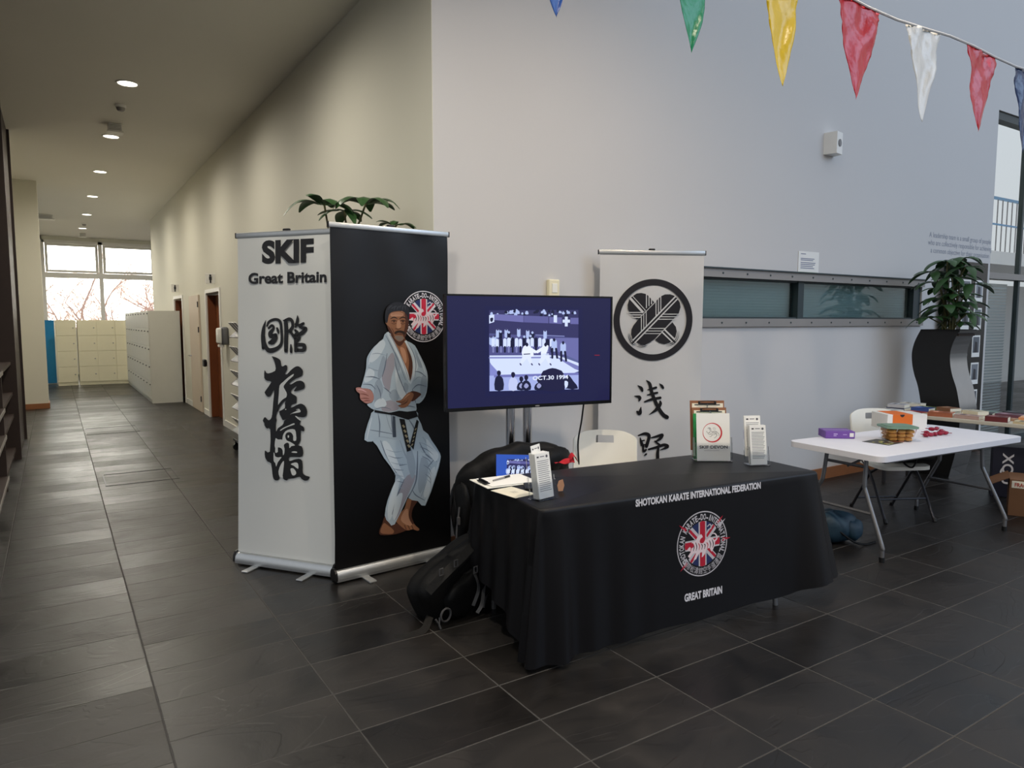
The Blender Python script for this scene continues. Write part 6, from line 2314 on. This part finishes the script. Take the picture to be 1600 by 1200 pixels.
for iy in range(8):
    for ix in range(4):
        lx, ly = -0.275 + ix * 0.183, 0.82 - iy * 0.232
        rz = math.radians(7.4) + rnd.uniform(-0.16, 0.16)
        w, h, t = rnd.uniform(0.125, 0.16), rnd.uniform(0.175, 0.215), rnd.uniform(0.014, 0.048)
        p = Wb @ Vector((lx, ly, BTZ))
        X_, Y_ = pxof(p)
        cxx, cyy = (X_ - 1380) * 7.27, (Y_ - 600) * 7.27
        best = min((c_ for c_ in PAL if c_[0] not in used_), key=lambda c_: (c_[2] - cxx) ** 2 + 4 * (c_[3] - cyy) ** 2)
        used_.add(best[0])
        kind = 'booklet' if t < 0.018 else 'paperback' if t < 0.027 else 'thick hardback'
        edge = ' at the near edge of the book table' if ix == 0 else ' at the far edge of the book table' if ix == 3 else ' in the middle of the book table'
        book(p, rz, w, h, t, best[0], best[1], best[0] + ' ' + kind + ' lying flat' + edge, kind)
        if (ix + iy * 3) % 3 == 1 and len(used_) < len(PAL):
            b2 = min((c_ for c_ in PAL if c_[0] not in used_), key=lambda c_: (c_[2] - cxx) ** 2 + 4 * (c_[3] - cyy) ** 2)
            if len([1 for c_ in PAL if c_[0] not in used_]) > (31 - (iy * 4 + ix)):
                used_.add(b2[0])
                book(p + Vector((0, 0, t + 0.0005)), rz + rnd.uniform(-0.5, 0.5), w * 0.95, h * 0.92, 0.034, b2[0], b2[1], b2[0] + ' paperback on top of the ' + best[0] + ' ' + kind, 'paperback')

# boxes under the book table
r = empty('cardboard_box', (7.03, 2.60, 0), math.radians(-66))
tag(r, 'brown cardboard box with a FRAGILE sticker on the floor at the right edge', 'box')
m = MB()
bw, bd, bh = 0.40, 0.36, 0.33
m.span((-bw / 2, -bd / 2, 0.001), (bw / 2, bd / 2, bh - 0.02))
m.build('carton', M_card, r)
for sx, a_ in ((-1, 0.5), (1, -0.3)):
    m = MB()
    m.box((sx * (bw / 2 + 0.07), 0, bh - 0.045), (0.15, bd, 0.004), ry=sx * 0.5)
    m.build('flap', M_card, r)
MB().box((-0.1, -bd / 2 - 0.001, 0.27), (0.17, 0.0015, 0.06)).build('sticker', M_cpaper, r)
P = Print(None)
P.text('FRAGILE', (-0.165, 0.25, -0.035, 0.285), rgb(176, 60, 44), 0.03)
P.build('sticker_lettering', M_ppl, r, lambda u, v, h_: (u, -bd / 2 - 0.0021 - h_, v))
r = empty('navy_box', (7.55, 3.02, 0), math.radians(-62))
tag(r, 'tall navy box with sideways white letters behind the cardboard box', 'box')
MB().box((0, 0, 0.24), (0.3, 0.2, 0.478), bev=0.003).build('carton', M_navy, r)
P = Print(None)
vs2, fs2 = text_geo('XQU', 0.02)
xs = [p[0] for p in vs2]
P.faces([(-0.05 + p[1] * 0.12, 0.42 - (p[0] - min(xs)) * 0.13) for p in vs2], fs2, rgb(214, 214, 220))
P.build('printed_lettering', M_ppl, r, lambda u, v, h_: (u - 0.02, -0.1005 - h_, v))

# display board with photographs behind the planter
r = empty('photo_board', (9.37, WY - 0.075, 0.0))
tag(r, 'tall black display board of pinned photographs leaning behind the potted plant', 'display board')
MB().box((0, 0.0, 1.19), (1.02, 0.03, 2.36), bev=0.004).build('board', M_blackm, r)
k = 0
for ix in range(3):
    for iz in range(6):
        x, z = -0.32 + ix * 0.31, 2.02 - iz * 0.34
        MB().box((x, -0.017, z), (0.2, 0.003, 0.27)).build('photo_mount', M_paper, r)
        P = Print(None)
        g_ = rnd.randint(40, 150)
        P.uvpoly([(x - 0.08, z - 0.08), (x + 0.08, z - 0.08), (x + 0.08, z + 0.115), (x - 0.08, z + 0.115)], rgb(g_, g_ + 5, g_ + 12))
        P.uvpoly([(x - 0.05, z - 0.08), (x + 0.04, z - 0.08), (x + 0.03, z + 0.05), (x - 0.03, z + 0.06)], rgb(g_ * 0.5, g_ * 0.5, g_ * 0.55))
        P.build('photograph', M_ppl, r, lambda u, v, h_: (u, -0.0187 - h_, v))

# ------------------------------------------------------------------ planters and plants


def planter(loc, rz, label, h=1.555):
    r_ = empty('planter', loc, rz)
    tag(r_, label, 'planter')
    zs = np.linspace(0, h, 40)

    def sx_(z):
        return float(np.interp(z, [0, 0.25, 0.55, 0.75, 0.95, 1.12, 1.28, 1.42, h], [-0.03, 0.02, 0.05, 0.045, 0.0, -0.06, -0.085, -0.06, 0.0]))
    a_ = 0.195
    sm = smooth_pts([(sx_(z), z) for z in zs[::3]] + [(sx_(h), h)], 4)
    for nm_, side in (('flat_side', 0), ('curved_side', 1)):
        m_ = MB()
        for s in (-1, 1):
            if side == 0:
                L_ = [(p[0] - a_, s * a_, p[1]) for p in sm]
                R_ = [(p[0] + a_, s * a_, p[1]) for p in sm]
            else:
                L_ = [(p[0] + s * a_, -a_, p[1]) for p in sm]
                R_ = [(p[0] + s * a_, a_, p[1]) for p in sm]
            n = len(L_)
            m_.add(L_ + R_, [(i, i + 1, n + i + 1, n + i) for i in range(n - 1)])
        m_.build(nm_, M_black if side == 0 else M_gloss, r_, side == 1, 1.0, fix=False)
    tx = sm[-1][0]
    m_ = MB()
    for s in (-1, 1):
        m_.span((tx - a_, s * a_ - (0.02 if s > 0 else 0), h - 0.02), (tx + a_, s * a_ + (0.02 if s < 0 else 0), h + 0.004))
        m_.span((tx + s * a_ - (0.02 if s > 0 else 0), -a_ + 0.02, h - 0.02), (tx + s * a_ + (0.02 if s < 0 else 0), a_ - 0.02, h + 0.004))
    m_.build('rim', M_black, r_)
    MB().span((tx - a_ + 0.01, -a_ + 0.01, h - 0.06), (tx + a_ - 0.01, a_ - 0.01, h - 0.035)).build('soil', M_soil, r_)
    return r_


M_gloss = mat('mirror_black_lacquer', rgb(150, 152, 154), 0.1, metal=0.95, var=0.1)


def whorl(parent, c, n, L, tilt, seed, rz0):
    rr_ = random.Random(seed)
    m_ = MB()
    for k in range(n):
        a_ = rz0 + 2 * math.pi * k / n + rr_.uniform(-0.25, 0.25)
        l = L * rr_.uniform(0.75, 1.1)
        wd = l * rr_.uniform(0.19, 0.24)
        up0 = tilt + rr_.uniform(-0.2, 0.2)
        dr = rr_.uniform(1.1, 2.0) + tilt

        def fn(u, v):
            s = v
            rad = 0.04 + l * (s - 0.18 * s * s)
            z = math.sin(up0) * l * s - dr * l * 0.32 * s * s
            w_ = wd * (math.sin(math.pi * min(1, s * 0.92 + 0.06)) ** 0.75) * (1 - 0.25 * s) + 0.001
            x_ = (u - 0.5) * 2 * w_
            z -= 0.22 * abs(x_)
            return Vector(c) + Vector((rad * math.cos(a_) - x_ * math.sin(a_), rad * math.sin(a_) + x_ * math.cos(a_), z))
        m_.grid(fn, 4, 10, 0.0015)
        m_.tube([c, Vector(c) + Vector((0.05 * math.cos(a_), 0.05 * math.sin(a_), 0.004))], 0.004, 5)
    return m_.build('leaf_whorl', M_leaf, parent, True, 1.2, fix=False)


def plant(loc, rz, label, specs, z0, seed):
    r_ = empty('potted_plant', loc, rz)
    tag(r_, label, 'plant')
    m_ = MB()
    rr_ = random.Random(seed)
    tops = []
    for k, (x, y, z, n, L, tl__) in enumerate(specs):
        b0 = Vector((rr_.uniform(-0.05, 0.05), rr_.uniform(-0.05, 0.05), 0))
        m_.tube(smooth_pts([b0, b0 + Vector((x * 0.2, y * 0.2, z * 0.5)), (x, y, z)], 5), 0.007, 6)
        tops.append((Vector((x, y, z)), n, L, tl__))
    m_.build('stems', M_stem, r_, True)
    for k, (c_, n, L, tl__) in enumerate(tops):
        whorl(r_, c_, n, L, tl__, seed * 10 + k, rr_.uniform(0, 6))
    return r_


pc1 = (8.09, 3.90, 0)
planter(pc1, math.radians(-88), 'black S-curved planter with a mirror side holding the plant at the right')
sp = []
rr_ = random.Random(5)
for k in range(19):
    z = 0.12 + 0.68 * (k / 18) ** 0.9
    rad = rr_.uniform(0.10, 0.25) * (1.0 - 0.45 * (k / 18))
    a_ = k * 2.4
    sp.append((rad * math.cos(a_), rad * math.sin(a_), z, rr_.choice([5, 6, 7]), rr_.uniform(0.22, 0.28), 0.2))
plant((pc1[0], pc1[1], 1.52), 0, 'bushy green plant with drooping leaf whorls in the black planter at the right', sp, 0, 3)
pc2 = (1.74, 4.87, 0)
planter(pc2, math.radians(10), 'second black curved planter hidden behind the paired banners', 1.555)
plant((pc2[0], pc2[1], 1.52), 0, 'green plant whose leaf whorls show above the paired roll-up banners', [(-0.14, 0.0, 0.93, 7, 0.27, 0.6), (0.13, -0.08, 0.95, 8, 0.27, 0.65), (0.30, -0.22, 0.80, 5, 0.17, 0.5), (0.0, 0.0, 0.90, 6, 0.22, 0.1), (0.1, 0.12, 0.6, 6, 0.22, 0.1), (-0.1, 0.0, 0.5, 6, 0.22, 0.1)], 0, 8)

# ------------------------------------------------------------------ bunting
r = empty('bunting', (0, 2.0, 0))
tag(r, 'string of glossy coloured plastic pennants hanging across the top right', 'bunting')
cz = lambda x: 3.115 + 0.012 * math.sin(x * 5) + 0.012 * (x - 3.5) * (1 if x > 3.2 else 0)
m = MB()
pts = [(-2.4, 0, CEIL), (-1.0, 0, 3.5), (0.4, 0, 3.16)] + [(x, 0, cz(x)) for x in np.arange(1.0, 6.1, 0.25)] + [(7.5, 0, 3.22), (12, 0, 3.6)]
m.tube(pts, 0.006, 6)
m.build('cord', M_cord, r, True)
for k, (x0, w, cname, crgb, sd) in enumerate(((0.88, 0.26, 'yellow', (232, 196, 20), 1), (1.47, 0.27, 'blue', (24, 78, 160), 2), (2.08, 0.25, 'green', (22, 140, 92), 3), (2.625, 0.27, 'yellow', (228, 192, 16), 4), (3.19, 0.32, 'red', (196, 26, 36), 5), (3.755, 0.29, 'white', (226, 226, 222), 6), (4.345, 0.31, 'red', (192, 34, 40), 7), (4.92, 0.29, 'navy blue', (28, 48, 92), 8))):
    nm_ = 'pennant_' + cname.replace(' ', '_')
    mm = MATS.get(nm_) or mat(nm_, rgb(*crgb), 0.25, var=0.06, scale=5, bump=0.5, bscale=14, spec=0.4)
    w *= 1.08
    rr_ = random.Random(sd)
    ph = [rr_.uniform(0, 6.28) for _ in range(6)]
    Lf = 0.45 + rr_.uniform(-0.02, 0.03)
    tipx = rr_.uniform(-0.03, 0.04)

    def fn(u, v):
        wv = w / 2 * (1 - v * 0.995) ** 0.78 * (1 + 0.05 * math.sin(9 * v + ph[0]) * (v > 0.1))
        x = x0 + tipx * v + (u - 0.5) * 2 * wv + 0.006 * math.sin(7 * v + ph[1]) * v
        y = (1.04 - v) * (0.014 * math.sin(6 * u + 4 * v + ph[2]) * (0.3 + v) + 0.005 * math.sin(14 * v + 9 * u + ph[3]) + 0.005 * math.sin(16 * u * (1 - v) + 7 * v + ph[4]) + 0.0035 * abs(math.sin(23 * v - 11 * u + ph[5])) + 0.003 * abs(math.sin(31 * u + 19 * v + ph[0])))
        z = cz(x0 + (u - 0.5) * w) - Lf * v + 0.02 * abs(u - 0.5) * v
        return (x, y, z)
    o = MB().grid(fn, 18, 34, 0.0006).build('pennant', mm, r, True, 2.0, fix=False)
    o['label'] = cname + ' pennant'

# ------------------------------------------------------------------ end
